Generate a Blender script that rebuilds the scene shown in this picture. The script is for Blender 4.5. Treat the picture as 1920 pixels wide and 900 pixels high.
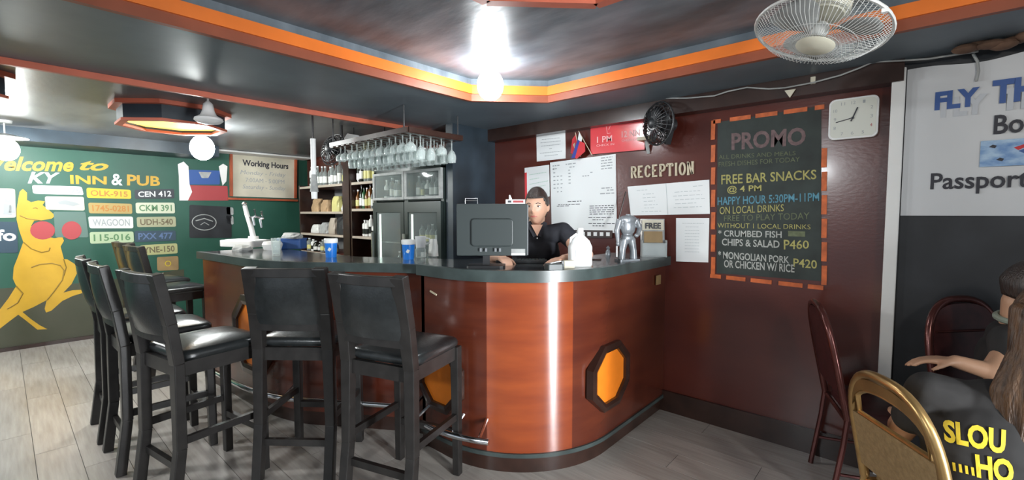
import bpy, math, random
from mathutils import Vector, Matrix
from mathutils.bvhtree import BVHTree
random.seed(7)
for o in list(bpy.data.objects): bpy.data.objects.remove(o)
SC = bpy.context.scene
COL = SC.collection
PI = math.pi
rad = math.radians
# ------------------------------------------------------------------ camera
YAW = rad(41.6); PITCH = math.atan(50/850); EYE = 1.45; FOC = 850.0
cd = bpy.data.cameras.new('camera'); cam = bpy.data.objects.new('camera', cd); COL.objects.link(cam)
cam.location = (0, 0, EYE); cam.rotation_euler = (PI/2-PITCH, 0, YAW)
cd.sensor_width = 36; cd.lens = 36*FOC/1920; cd.clip_start = .05
SC.camera = cam
# ------------------------------------------------------------------ light and exposure
SC.view_settings.view_transform = 'Standard'; SC.view_settings.look = 'None'
SC.view_settings.exposure = 0.6; SC.view_settings.gamma = 1; SC.view_settings.use_curve_mapping = False
w = bpy.data.worlds.new('world'); SC.world = w; w.use_nodes = True
w.node_tree.nodes['Background'].inputs[0].default_value = (.80, .90, 1, 1)
w.node_tree.nodes['Background'].inputs[1].default_value = .42
def lamp(name, loc, energy, color, size=.25, typ='POINT', rot=(0, 0, 0), sy=None):
    l = bpy.data.lights.new(name, typ); l.energy = energy; l.color = color
    if typ == 'AREA':
        l.size = size
        l.spread = rad(58)
        if sy: l.shape = 'RECTANGLE'; l.size_y = sy
    else: l.shadow_soft_size = size
    o = bpy.data.objects.new(name, l); o.location = loc; o.rotation_euler = rot; COL.objects.link(o); return o
lamp('room_lamp', (1.15, .50, 2.2), 32, (1, .93, .84), .09)
lamp('streak_light', (2.28, .92, .95), 24, (.93, .97, 1), .26, 'AREA', (PI/2, 0, rad(75)), 1.9)  # tall unseen panel added to draw the upright streak on the desk curve
lamp('room_lamp', (-1.2, -2.6, 2.15), 75, (.94, .98, 1), .12)
lamp('room_lamp', (-4.9, -1.4, 2.15), 120, (.96, .99, 1), .12)
# ------------------------------------------------------------------ pixel rays (1920 x 900 frame) -> points in the room
def ray(px, py):
    x = (px-960)/FOC; y = -(py-450)/FOC
    f = math.cos(PITCH)+y*math.sin(PITCH); u = -math.sin(PITCH)+y*math.cos(PITCH)
    c, s = math.cos(YAW), math.sin(YAW)
    return Vector((x*c-f*s, x*s+f*c, u))
E0 = Vector((0, 0, EYE))
WALLY = 3.2; MURX = -7.1
def atY(px, py, Y): r = ray(px, py); return E0+r*(Y/r.y)
def atX(px, py, X): r = ray(px, py); return E0+r*(X/r.x)
def atZ(px, py, z): r = ray(px, py); return E0+r*((z-EYE)/r.z)
def G(px, d, z=0):
    c, s = math.cos(YAW), math.sin(YAW); x = (px-960)/FOC*d
    return Vector((x*c-d*s, x*s+d*c, z))
def gf(x, d, z=0):
    c, s = math.cos(YAW), math.sin(YAW)
    return Vector((x*c-d*s, x*s+d*c, z))
# ------------------------------------------------------------------ materials
def mat(name, col, rough=.5, metal=0, var=0, scale=6, stretch=(1, 1, 1), bump=0, bscale=None, coat=0, col2=None,
        emit=0, trans=False, alpha=1, spec=.5, rnd=0, aniso=0, sheen=0):
    m = bpy.data.materials.new(name); m.use_nodes = True
    nt = m.node_tree; N = nt.nodes; L = nt.links; b = N['Principled BSDF']
    c4 = (*col, 1)
    b.inputs['Base Color'].default_value = c4; b.inputs['Roughness'].default_value = rough
    b.inputs['Metallic'].default_value = metal; b.inputs['Coat Weight'].default_value = coat
    b.inputs['Coat Roughness'].default_value = .12
    b.inputs['Specular IOR Level'].default_value = spec
    if emit: b.inputs['Emission Color'].default_value = c4; b.inputs['Emission Strength'].default_value = emit
    tc = None
    if var or col2 or bump:
        tc = N.new('ShaderNodeTexCoord'); mp = N.new('ShaderNodeMapping'); mp.inputs['Scale'].default_value = stretch
        L.new(tc.outputs['Object'], mp.inputs[0])
    last = None
    if var or col2:
        n = N.new('ShaderNodeTexNoise'); n.inputs['Scale'].default_value = scale; n.inputs['Detail'].default_value = 6
        L.new(mp.outputs[0], n.inputs[0])
        r = N.new('ShaderNodeValToRGB'); r.color_ramp.elements[0].position = .3; r.color_ramp.elements[1].position = .7
        if col2: a, z = c4, (*col2, 1)
        else: a = tuple(max(0, v*(1-var)) for v in col)+(1,); z = tuple(min(1, v*(1+var)) for v in col)+(1,)
        r.color_ramp.elements[0].color = a; r.color_ramp.elements[1].color = z
        L.new(n.outputs[0], r.inputs[0]); last = r.outputs[0]
    if rnd:
        oi = N.new('ShaderNodeObjectInfo'); hs = N.new('ShaderNodeHueSaturation')
        mr = N.new('ShaderNodeMapRange'); mr.inputs[3].default_value = 1-rnd; mr.inputs[4].default_value = 1+rnd
        L.new(oi.outputs['Random'], mr.inputs[0]); L.new(mr.outputs[0], hs.inputs['Value'])
        if last: L.new(last, hs.inputs['Color'])
        else: hs.inputs['Color'].default_value = c4
        last = hs.outputs[0]
    if last: L.new(last, b.inputs['Base Color'])
    if bump:
        n2 = N.new('ShaderNodeTexNoise'); n2.inputs['Scale'].default_value = bscale or scale; n2.inputs['Detail'].default_value = 4
        L.new(mp.outputs[0], n2.inputs[0])
        bp = N.new('ShaderNodeBump'); bp.inputs['Strength'].default_value = bump; bp.inputs['Distance'].default_value = .02
        L.new(n2.outputs[0], bp.inputs['Height']); L.new(bp.outputs[0], b.inputs['Normal'])
    if aniso:
        b.inputs['Anisotropic'].default_value = aniso
        b.inputs['Anisotropic Rotation'].default_value = .25; t = N.new('ShaderNodeTangent'); t.direction_type = 'RADIAL'; t.axis = 'Z'; L.new(t.outputs[0], b.inputs['Tangent'])
    if trans:
        tr = N.new('ShaderNodeBsdfTransparent'); tr.inputs[0].default_value = (*[min(1, v*.3+.68) for v in col], 1)
        mx = N.new('ShaderNodeMixShader'); fr = N.new('ShaderNodeLayerWeight'); fr.inputs[0].default_value = .5
        pw_ = N.new('ShaderNodeMath'); pw_.operation = 'POWER'; pw_.inputs[1].default_value = 3; L.new(fr.outputs['Facing'], pw_.inputs[0])
        ma = N.new('ShaderNodeMath'); ma.operation = 'ADD'; ma.inputs[1].default_value = alpha; ma.use_clamp = True
        L.new(pw_.outputs[0], ma.inputs[0]); L.new(ma.outputs[0], mx.inputs[0])
        L.new(tr.outputs[0], mx.inputs[1]); L.new(b.outputs[0], mx.inputs[2])
        L.new(mx.outputs[0], N['Material Output'].inputs['Surface'])
    return m
M = {}
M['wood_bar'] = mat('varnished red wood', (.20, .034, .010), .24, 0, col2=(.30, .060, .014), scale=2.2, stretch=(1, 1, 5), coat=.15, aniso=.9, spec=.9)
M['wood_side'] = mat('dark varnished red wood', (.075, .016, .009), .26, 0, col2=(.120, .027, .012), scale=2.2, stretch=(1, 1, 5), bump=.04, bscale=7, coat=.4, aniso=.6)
M['wood_wall'] = mat('dark mahogany panel', (.070, .014, .010), .24, 0, col2=(.105, .022, .013), scale=1.3, stretch=(1, 1, 2.2), bump=.03, bscale=30, coat=.3)
M['wood_dark'] = mat('dark wood frame', (.030, .013, .009), .32, 0, var=.3, scale=9, coat=.3)
M['wood_red'] = mat('red brown shelf wood', (.13, .035, .022), .4, 0, var=.25, scale=8, stretch=(1, 1, 4))
M['wood_orange'] = mat('orange stained frame wood', (.38, .085, .035), .4, 0, var=.2, scale=10)
M['orange'] = mat('orange paint', (.85, .22, .015), .45, 0, var=.06, scale=12)
M['orange_trim'] = mat('orange ceiling trim', (.85, .20, .025), .4, 0, var=.08, scale=5)
M['orange_dark'] = mat('brown orange trim', (.28, .07, .03), .5, 0, var=.15, scale=5)
M['coral'] = mat('coral trim paint', (.55, .13, .07), .5, 0, var=.15, scale=4)
M['counter'] = mat('dark counter laminate', (.030, .036, .038), .16, 0, var=.35, scale=14, coat=.3)
M['counter_edge'] = mat('grey green counter edging', (.045, .060, .058), .3, 0, var=.25, scale=10)
M['black_wood'] = mat('black stained wood', (.022, .020, .019), .36, 0, var=.3, scale=14, bump=.03)
M['leather'] = mat('black leatherette', (.020, .023, .024), .30, 0, var=.2, scale=30, bump=.06, bscale=90, coat=.15)
M['ceiling'] = mat('dark glossy ceiling paint', (.085, .108, .130), .40, 0, col2=(.19, .225, .255), scale=3.4, stretch=(1, 2.6, 1), bump=.14, bscale=6)
M['soffit'] = mat('dark blue grey soffit paint', (.14, .175, .20), .42, 0, var=.15, scale=3, bump=.08, bscale=4)
M['back_ceiling'] = mat('grey ceiling boards', (.085, .090, .096), .34, 0, col2=(.15, .155, .16), scale=2, stretch=(1, 3, 1), bump=.12, bscale=4)
M['column'] = mat('dark blue column paint', (.022, .034, .046), .4, 0, var=.3, scale=5)
M['mural'] = mat('green mural paint', (.013, .075, .050), .5, 0, col2=(.022, .10, .068), scale=2)
M['mural_low'] = mat('olive mural paint', (.045, .052, .028), .5, 0, col2=(.07, .07, .045), scale=2)
M['black_wall'] = mat('black wall paint', (.018, .020, .024), .55, 0, var=.35, scale=5, bump=.05)
M['plank'] = mat('pale vinyl plank', (.40, .365, .33), .24, 0, col2=(.52, .485, .445), scale=3, stretch=(1, 14, 1), bump=.03, bscale=10, rnd=.10)
M['floor_gap'] = mat('floor joint', (.07, .06, .055), .6)
M['white'] = mat('white paint', (.78, .78, .76), .45, 0, var=.03, scale=5)
M['banner'] = mat('white banner vinyl', (.60, .61, .62), .38, 0, var=.03, scale=3, bump=.06, bscale=3)
M['paper'] = mat('white paper', (.80, .82, .82), .6)
M['paper_cream'] = mat('cream card', (.62, .58, .46), .6, 0, var=.1, scale=4)
M['ink'] = mat('dark ink', (.03, .03, .04), .6)
M['ink_grey'] = mat('grey ink', (.35, .37, .38), .6)
M['ink_faint'] = mat('faint grey ink', (.52, .56, .57), .6)
M['ink_green'] = mat('pale green ink', (.45, .62, .52), .6)
M['blue_ink'] = mat('blue print', (.03, .09, .30), .5)
M['grey_print'] = mat('grey drop shadow print', (.52, .54, .57), .5)
M['cream_letter'] = mat('cream painted wood letters', (.58, .50, .36), .5)
M['red_sign'] = mat('red plastic sign', (.70, .05, .06), .22, 0, var=.06, scale=6, coat=.4)
M['pink_print'] = mat('pale pink print', (.85, .45, .45), .5)
M['chalkboard'] = mat('chalkboard', (.025, .034, .030), .6, 0, var=.35, scale=7)
M['chalk_orange'] = mat('orange brush paint', (.55, .12, .03), .5, 0, var=.3, scale=20)
M['chalk_w'] = mat('white chalk', (.42, .43, .40), .9, 0, var=.15, scale=40)
M['chalk_y'] = mat('yellow chalk', (.40, .37, .13), .9, 0, var=.2, scale=40)
M['chalk_b'] = mat('blue chalk', (.10, .26, .34), .9, 0, var=.2, scale=40)
M['chalk_p'] = mat('faded pink chalk', (.17, .115, .115), .9, 0, var=.25, scale=40)
M['chalk_f'] = mat('faded green chalk', (.13, .15, .085), .9, 0, var=.25, scale=40)
M['chrome'] = mat('chrome', (.75, .76, .78), .15, 1)
M['steel'] = mat('brushed steel', (.55, .56, .57), .3, 1)
M['black_plastic'] = mat('black plastic', (.022, .023, .025), .4)
M['monitor'] = mat('dark grey monitor shell', (.035, .045, .045), .42)
M['white_plastic'] = mat('white plastic', (.80, .81, .80), .35)
M['clock_face'] = mat('off white clock face', (.66, .67, .60), .4)
M['fan_grille'] = mat('grey white fan wire', (.55, .56, .54), .4)
M['fan_cream'] = mat('yellowed cream fan plastic', (.58, .56, .45), .4)
M['fan_blade'] = mat('translucent grey fan blade', (.36, .37, .36), .3, trans=True, alpha=.55)
M['blue_cup'] = mat('blue plastic cup', (.015, .19, .68), .3, 0, var=.1, scale=20)
M['blue_box'] = mat('blue plastic tub', (.03, .10, .32), .4)
M['yellow'] = mat('yellow mural paint', (.58, .34, .025), .5, 0, var=.08, scale=5)
M['yellow_dark'] = mat('brown outline paint', (.30, .19, .03), .5)
M['glove'] = mat('red glove paint', (.38, .05, .055), .5)
M['gold'] = mat('gold metal frame', (.42, .27, .11), .30, .8, var=.2, scale=12)
M['gold_pad'] = mat('tan woven vinyl', (.20, .13, .055), .6, 0, col2=(.30, .20, .09), scale=60, bump=.2, bscale=120)
M['maroon_metal'] = mat('dark maroon metal frame', (.11, .035, .03), .22, .5, var=.2, scale=8)
M['maroon_pad'] = mat('dark maroon vinyl', (.055, .014, .014), .45, 0, var=.3, scale=20)
M['skin'] = mat('skin', (.62, .36, .25), .48, 0, var=.06, scale=9)
M['skin2'] = mat('tan skin', (.46, .26, .16), .5, 0, var=.08, scale=9)
M['lips'] = mat('lips', (.45, .12, .10), .4)
M['eye_white'] = mat('eye white', (.7, .68, .65), .3)
M['iris'] = mat('dark iris', (.03, .018, .012), .2)
M['hair_black'] = mat('black brown hair', (.016, .011, .010), .38, 0, col2=(.04, .026, .02), scale=18, stretch=(6, 6, .6), bump=.4, bscale=40)
M['hair_brown'] = mat('long brown hair', (.035, .018, .010), .4, 0, col2=(.13, .065, .028), scale=16, stretch=(5, 5, .5), bump=.5, bscale=30)
M['shirt_navy'] = mat('black polo cloth', (.018, .019, .026), .8, 0, var=.2, scale=20)
M['shirt_black'] = mat('black cotton cloth', (.016, .015, .015), .85, 0, var=.25, scale=16)
M['shirt_text'] = mat('yellow shirt print', (.80, .60, .04), .6)
M['collar'] = mat('grey green collar', (.22, .25, .20), .7)
M['trousers'] = mat('dark trousers', (.025, .027, .035), .8)
M['glass'] = mat('clear glass', (.85, .92, .90), .05, trans=True, alpha=.10)
M['glass_rim'] = mat('bright clear glass', (.85, .92, .90), .05, trans=True, alpha=.20)
M['glass_door'] = mat('fridge door glass', (.65, .72, .70), .05, trans=True, alpha=.06)
M['fridge_in'] = mat('pale grey fridge liner', (.40, .50, .44), .5, 0, var=.12, scale=5)
M['fridge'] = mat('dark green black fridge shell', (.020, .030, .028), .35)
M['bottle_dark'] = mat('dark bottle glass', (.020, .022, .016), .1)
M['bottle_clear'] = mat('clear bottle glass', (.45, .50, .48), .08, trans=True, alpha=.35)
M['bottle_amber'] = mat('amber bottle glass', (.16, .06, .015), .1)
M['bottle_green'] = mat('green bottle glass', (.03, .10, .04), .1)
M['label_white'] = mat('white bottle label', (.72, .72, .68), .5)
M['label_yellow'] = mat('yellow bottle label', (.60, .56, .22), .5)
M['brown_bag'] = mat('brown paper', (.42, .28, .15), .7, 0, var=.2, scale=14)
M['statue'] = mat('grey silver figure', (.26, .28, .30), .35, .4, var=.4, scale=16)
M['acrylic'] = mat('clear acrylic', (.75, .80, .80), .1, trans=True, alpha=.35)
M['cloth_grey'] = mat('grey cloth', (.36, .37, .36), .8, 0, var=.2, scale=16)
M['bulb'] = mat('lit bulb', (.92, .97, 1), .3, emit=50)
M['bulb_far'] = mat('lit bulb far', (.95, 1, .98), .3, emit=110)
M['cove_light'] = mat('lit yellow cove panel', (1, .62, .16), .5, emit=1.1)
M['fridge_tube'] = mat('lit fridge tube', (.85, 1, .92), .4, emit=2.2)
M['tan_board'] = mat('tan board', (.30, .20, .09), .6, 0, var=.2, scale=6)
M['rust'] = mat('rusty brown rag', (.12, .065, .04), .8, 0, var=.4, scale=14)
M['flag_red'] = mat('flag red', (.60, .03, .04), .6); M['flag_blue'] = mat('flag blue', (.03, .05, .30), .6)
def cm(name, col, rough=.5, **k):
    if name not in M: M[name] = mat(name, col, rough, **k)
    return M[name]
# ------------------------------------------------------------------ mesh builder
class MB:
    def __init__(s): s.v = []; s.f = []; s.m = []; s.cur = 0
    def add(s, v, f):
        o = len(s.v); s.v += [tuple(p) for p in v]; s.f += [tuple(i+o for i in q) for q in f]; s.m += [s.cur]*len(f); return s
    def box(s, x0, x1, y0, y1, z0, z1):
        return s.add([(x0, y0, z0), (x1, y0, z0), (x1, y1, z0), (x0, y1, z0), (x0, y0, z1), (x1, y0, z1), (x1, y1, z1), (x0, y1, z1)],
                     [(0, 3, 2, 1), (4, 5, 6, 7), (0, 1, 5, 4), (1, 2, 6, 5), (2, 3, 7, 6), (3, 0, 4, 7)])
    def beam(s, p, q, a, b, up=(0, 0, 1), a2=None, b2=None):
        p, q = Vector(p), Vector(q); d = (q-p).normalized(); u = Vector(up)
        x = d.cross(u)
        if x.length < .01: x = d.cross(Vector((0, 1, 0)))
        x.normalize(); y = x.cross(d)
        a2 = a2 or a; b2 = b2 or b; V = []
        for c, aa, bb in ((p, a, b), (q, a2, b2)):
            for i, j in ((-1, -1), (1, -1), (1, 1), (-1, 1)): V.append(c+x*i*aa/2+y*j*bb/2)
        return s.add(V, [(0, 3, 2, 1), (4, 5, 6, 7), (0, 1, 5, 4), (1, 2, 6, 5), (2, 3, 7, 6), (3, 0, 4, 7)])
    def tube(s, pts, r, n=8, closed=False, flat=1):
        pts = [Vector(p) for p in pts]; k = len(pts); V = []; F = []; px = None
        for i, p in enumerate(pts):
            a = pts[(i-1) % k] if (closed or i > 0) else p; b = pts[(i+1) % k] if (closed or i < k-1) else p
            t = (b-a).normalized()
            if px is None:
                px = t.orthogonal().normalized()
            px = (px-t*px.dot(t)).normalized(); y = t.cross(px)
            rr = r[i] if isinstance(r, (list, tuple)) else r
            for j in range(n):
                A = 2*PI*j/n; V.append(p+px*math.cos(A)*rr+y*math.sin(A)*rr*flat)
        for i in range(k if closed else k-1):
            for j in range(n):
                a = i*n+j; b = i*n+(j+1) % n; c = ((i+1) % k)*n+(j+1) % n; d = ((i+1) % k)*n+j; F.append((a, b, c, d))
        if not closed: F += [tuple(range(n-1, -1, -1)), tuple((k-1)*n+j for j in range(n))]
        return s.add(V, F)
    def cyl(s, p, q, r, r2=None, n=16): return s.tube([p, q], [r, r if r2 is None else r2], n)
    def lathe(s, prof, c=(0, 0, 0), n=16, R=None):
        V = []; F = []; c = Vector(c)
        for (r, z) in prof:
            for j in range(n):
                A = 2*PI*j/n; p = Vector((r*math.cos(A), r*math.sin(A), z)); V.append(c+(R @ p if R else p))
        for i in range(len(prof)-1):
            for j in range(n): F.append((i*n+j, i*n+(j+1) % n, (i+1)*n+(j+1) % n, (i+1)*n+j))
        if prof[0][0] > 1e-4: F.append(tuple(range(n-1, -1, -1)))
        if prof[-1][0] > 1e-4: F.append(tuple((len(prof)-1)*n+j for j in range(n)))
        return s.add(V, F)
    def ell(s, c, r, n=16, m=10, R=None):
        V = []; F = []; c = Vector(c); r = (r, r, r) if isinstance(r, (int, float)) else r
        for i in range(m+1):
            t = PI*i/m
            for j in range(n):
                A = 2*PI*j/n; p = Vector((r[0]*math.sin(t)*math.cos(A), r[1]*math.sin(t)*math.sin(A), r[2]*math.cos(t)))
                V.append(c+(R @ p if R else p))
        for i in range(m):
            for j in range(n): F.append((i*n+j, (i+1)*n+j, (i+1)*n+(j+1) % n, i*n+(j+1) % n))
        return s.add(V, F)
    def prism(s, poly, z0, z1):
        k = len(poly)
        return s.add([(x, y, z0) for x, y in poly]+[(x, y, z1) for x, y in poly],
                     [tuple(range(k-1, -1, -1)), tuple(range(k, 2*k))]+[(i, (i+1) % k, (i+1) % k+k, i+k) for i in range(k)])
    def ribbon(s, path, z0, z1, off0, off1):   # wall of given thickness following an open path
        P = [offpt(path, i, off0) for i in range(len(path))]; Q = [offpt(path, i, off1) for i in range(len(path))]
        k = len(path); V = []
        for pl in (P, Q):
            for z in (z0, z1): V += [(a, b, z) for a, b in pl]
        F = []
        for i in range(k-1):
            F += [(i, i+1, k+i+1, k+i), (2*k+i+1, 2*k+i, 3*k+i, 3*k+i+1), (k+i, k+i+1, 3*k+i+1, 3*k+i), (i+1, i, 2*k+i, 2*k+i+1)]
        F += [(0, k, 3*k, 2*k), (k-1, 3*k-1, 4*k-1, 2*k-1)]
        return s.add(V, F)
    def build(s, name, m, parent=None, smooth=False, bevel=0, seg=2):
        me = bpy.data.meshes.new(name); me.from_pydata(s.v, [], s.f)
        for mm in (m if isinstance(m, (list, tuple)) else [m]): me.materials.append(M[mm] if isinstance(mm, str) else mm)
        me.polygons.foreach_set('material_index', s.m)
        if smooth:
            me.polygons.foreach_set('use_smooth', [True]*len(me.polygons)); me.update()
            me.set_sharp_from_angle(angle=rad(40))
        me.update()
        o = bpy.data.objects.new(name, me); COL.objects.link(o)
        if parent: o.parent = parent
        if bevel:
            b = o.modifiers.new('bevel', 'BEVEL'); b.width = bevel; b.segments = seg; b.limit_method = 'ANGLE'
        return o
def offpt(path, i, d):
    a = Vector(path[max(0, i-1)]); b = Vector(path[min(len(path)-1, i+1)]); t = (b-a).normalized()
    return (path[i][0]-t.y*d, path[i][1]+t.x*d)
def tag(o, label=None, cat=None, group=None, kind=None):
    if label: o['label'] = label
    if cat: o['category'] = cat
    if group: o['group'] = group
    if kind: o['kind'] = kind
    return o
def thing(name, label, cat, loc=(0, 0, 0), rz=0, group=None, rot=None):
    o = bpy.data.objects.new(name, None); COL.objects.link(o); o.location = loc
    o.rotation_euler = rot if rot else (0, 0, rz); o.empty_display_size = .1
    return tag(o, label, cat, group)
KIDS = {}
def kids(o): return [c for c in bpy.data.objects if c.parent == o]
def dup(root, loc, rz=0, label=None, group=None, scale=None):
    r = root.copy(); COL.objects.link(r); r.location = loc; r.rotation_euler = (0, 0, rz)
    if scale: r.scale = scale
    if label: r['label'] = label
    if group: r['group'] = group
    for ch in kids(root):
        c = ch.copy(); COL.objects.link(c); c.parent = r
        for g in kids(ch):
            d = g.copy(); COL.objects.link(d); d.parent = c
    return r
# text ------------------------------------------------------------------------------------
def text_raw(s, ext=0, bold=0, shear=0):
    cu = bpy.data.curves.new('txt', 'FONT'); cu.body = s; cu.resolution_u = 3; cu.offset = bold; cu.extrude = 0; cu.shear = shear
    ob = bpy.data.objects.new('txt', cu); COL.objects.link(ob)
    dg = bpy.context.evaluated_depsgraph_get(); me = bpy.data.meshes.new_from_object(ob.evaluated_get(dg))
    V = [tuple(v.co) for v in me.vertices]; F = [tuple(p.vertices) for p in me.polygons]
    bpy.data.objects.remove(ob); bpy.data.meshes.remove(me)
    if not V: return [], []
    x0 = min(v[0] for v in V); x1 = max(v[0] for v in V); y0 = min(v[1] for v in V); y1 = max(v[1] for v in V)
    return [((v[0]-x0)/(x1-x0), (v[1]-y0)/(y1-y0)) for v in V], F
class Plane:   # a wall plane and how frame pixels land on it
    def __init__(s, ax, val, off=0): s.ax = ax; s.val = val; s.n = Vector((0, -1, 0)) if ax == 'Y' else Vector((1, 0, 0)); s.off = off
    def at(s, px, py, off=0):
        o = s.off+off
        return atY(px, py, s.val)+s.n*o if s.ax == 'Y' else atX(px, py, s.val)+s.n*o
BACK = Plane('Y', WALLY); MUR = Plane('X', MURX)
def quad_map(pl, q, off=0):
    C = [pl.at(x, y, off) for x, y in q]     # TL TR BR BL
    def f(u, v, d=0):                         # u right, v down
        return (C[0]*(1-u)+C[1]*u)*(1-v)+(C[3]*(1-u)+C[2]*u)*v+pl.n*d
    return f
def rect(x0, y0, x1, y1): return [(x0, y0), (x1, y0), (x1, y1), (x0, y1)]
def slab(name, f, th, m, parent=None, u0=0, v0=0, u1=1, v1=1, bevel=0):
    mb = MB(); a = [f(u0, v0), f(u1, v0), f(u1, v1), f(u0, v1)]; b = [f(u0, v0, th), f(u1, v0, th), f(u1, v1, th), f(u0, v1, th)]
    mb.add(a+b, [(3, 2, 1, 0)[::-1], (4, 5, 6, 7)[::-1], (0, 1, 5, 4), (1, 2, 6, 5), (2, 3, 7, 6), (3, 0, 4, 7)])
    return mb.build(name, m, parent, bevel=bevel)
def text(s, f, d, m, parent, u0=0, v0=0, u1=1, v1=1, bold=0, shear=0, name='lettering', th=0):
    V, F = text_raw(s, bold=bold, shear=shear)
    if not V: return
    W = [f(u0+(u1-u0)*x, v0+(v1-v0)*(1-y), d) for x, y in V]
    mb = MB(); mb.add(W, F)
    o = mb.build(name, m, parent)
    if th:
        so = o.modifiers.new('s', 'SOLIDIFY'); so.thickness = th; so.offset = 0
    return o
def lines(f, d, m, parent, spans, h=.012, name='print', jit=True):
    mb = MB()
    for (u0, u1, v) in spans:
        u = u0
        while u < u1 - .004:
            L = random.uniform(.02, .07)
            e = min(u1, u+L)
            mb.add([f(u, v-h/2, d), f(e, v-h/2, d), f(e, v+h/2, d), f(u, v+h/2, d)], [(0, 3, 2, 1)])
            u = e+.014
    return tag(mb.build(name, m, parent), kind='stuff')
# ================================================================== SETTING
S = 'structure'
fl = tag(MB().box(-7.2, 3.2, -3.6, 3.3, -.06, -.004).build('floor', 'floor_gap'), 'pale vinyl plank floor of the bar room', 'floor', kind=S)
pw, pl_ = .184, 1.22
pk = MB().box(.0015, pl_-.0015, .0015, pw-.0015, -.012, 0).build('plank', 'plank', fl, bevel=0)
first = True; r = 0; y = 3.2-pw
while y > -.75:
    x = -7.1-(r*.41 % pl_)
    while x < 1.6:
        if x+pl_ > -7.1:
            o = pk if first else pk.copy()
            if not first: COL.objects.link(o)
            o.location = (x, y, 0); first = False
        x += pl_
    y -= pw; r += 1
tag(MB().box(-7.2, -.07, WALLY, WALLY+.12, 0, 2.7).build('wall_back', 'wood_wall'), 'dark mahogany plywood wall behind the reception', 'wall', kind=S)
tag(MB().box(-.07, 3.2, WALLY-.05, WALLY+.12, 0, 2.7).build('wall_right', 'black_wall'), 'black painted wall on the right under the white banner', 'wall', kind=S)
tag(MB().box(MURX-.12, MURX, -3.6, 3.3, 0, 2.7).build('wall_left', 'mural'), 'green painted mural wall at the far left', 'wall', kind=S)
tag(MB().box(-3.15, -3.06, 2.66, WALLY, 0, 2.24).build('wall_column', 'column'), 'dark blue full height pier beside the drinks fridge', 'column', kind=S)
tag(MB().box(-1.36, -.07, WALLY-.02, WALLY-.001, 0, .15).build('baseboard_back', 'wood_dark'), 'dark skirting along the foot of the mahogany wall', 'baseboard', kind=S)
tag(MB().box(MURX, MURX+.02, -3.6, 3.2, 0, .04).build('baseboard_left', 'wood_dark'), 'dark skirting along the foot of the mural wall', 'baseboard', kind=S)
# tray ceiling over the room, soffit around it, lower boarded ceiling over the bar end
TZ = 2.385; SZ = 2.24; TX = -2.36; TY = 2.62
tray = [(1.9, -2.4), (1.9, TY), (-1.98, TY), (TX, 2.22), (TX, -2.4)]
tag(MB().prism([(2.1, -3.6), (2.1, 3.2), (-3.3, 3.2), (-3.3, -3.6)], TZ, TZ+.05).build('ceiling', 'ceiling'), 'dark streaky glossy ceiling inside the raised tray', 'ceiling', kind=S)
outer = [(-3.48, -3.6), (-3.48, WALLY), (3.2, WALLY), (3.2, -3.6)]
mb = MB()
def ringprism(mb, out, inn, z0, z1):
    pass
# soffit: four slabs around the tray, chamfer filled
mb.box(-3.48, TX, -3.6, WALLY, SZ, SZ+.10); mb.box(TX, 3.2, TY, WALLY, SZ, SZ+.10); mb.box(1.9, 3.2, -3.6, TY, SZ, SZ+.10); mb.box(TX, 1.9, -3.6, -2.4, SZ, SZ+.10)
mb.prism([(TX, 2.22), (-1.98, TY), (TX, TY)], SZ, SZ+.10)
tag(mb.build('ceiling_soffit', 'soffit'), 'dark blue grey soffit around the raised ceiling tray', 'ceiling', kind=S)
mb = MB()
for a, b in zip(tray[:-1], tray[1:]):
    mb.beam((*a, (SZ+.02+TZ)/2), (*b, (SZ+.02+TZ)/2), .02, TZ-SZ-.02)
mb.build('tray_side', 'ceiling', bpy.data.objects['ceiling'])
def trim(n, pts, z0, z1, m, label, th=.03):
    mb = MB()
    for a, b in zip(pts[:-1], pts[1:]): mb.beam((*a, (z0+z1)/2), (*b, (z0+z1)/2), th, z1-z0)
    return tag(mb.build('trim_%d' % n, m), label, 'trim', kind=S)
trim(1, [(TX+.012, -2.4), (TX+.012, 2.215)], SZ+.04, SZ+.10, 'orange_trim', 'orange painted trim along the left edge of the ceiling tray')
trim(2, [(TX+.012, 2.215), (-1.975, TY-.012)], SZ+.04, SZ+.10, 'orange_trim', 'short orange trim across the clipped corner of the ceiling tray')
trim(3, [(-1.975, TY-.012), (1.9, TY-.012)], SZ+.04, SZ+.10, 'orange_trim', 'orange painted trim along the right edge of the ceiling tray')
trim(4, [(TX, -2.4), (TX, 2.22), (-1.98, TY), (1.9, TY)], SZ-.008, SZ+.04, 'orange_dark', 'narrow brown moulding under the orange tray trim')
trim(5, [(-3.495, -3.6), (-3.495, WALLY)], SZ-.035, SZ+.04, 'coral', 'wide coral trim where the lower bar ceiling begins', .03)
BZ = 2.29
tag(MB().box(MURX, -3.5, -3.6, WALLY, BZ, BZ+.05).build('ceiling_back', 'back_ceiling'), 'grey boarded ceiling over the bar end of the room', 'ceiling', kind=S)
tag(MB().box(MURX, MURX+.55, -3.6, 1.85, 2.16, BZ).build('ceiling_beam', 'column'), 'dark boxed beam along the top of the mural wall', 'beam', kind=S)
tag(MB().box(-3.5, -.07, WALLY-.10, WALLY, 2.13, SZ).build('trim_6', 'wood_dark'), 'dark cornice along the top of the mahogany wall', 'trim', kind=S)
# white vertical strip between mahogany wall and black wall
tag(MB().box(-.118, -.062, WALLY-.085, WALLY-.048, .02, 2.2).build('trim_7', 'white', bevel=.004), 'white vertical strip between mahogany wall and banner', 'trim', kind=S)
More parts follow.
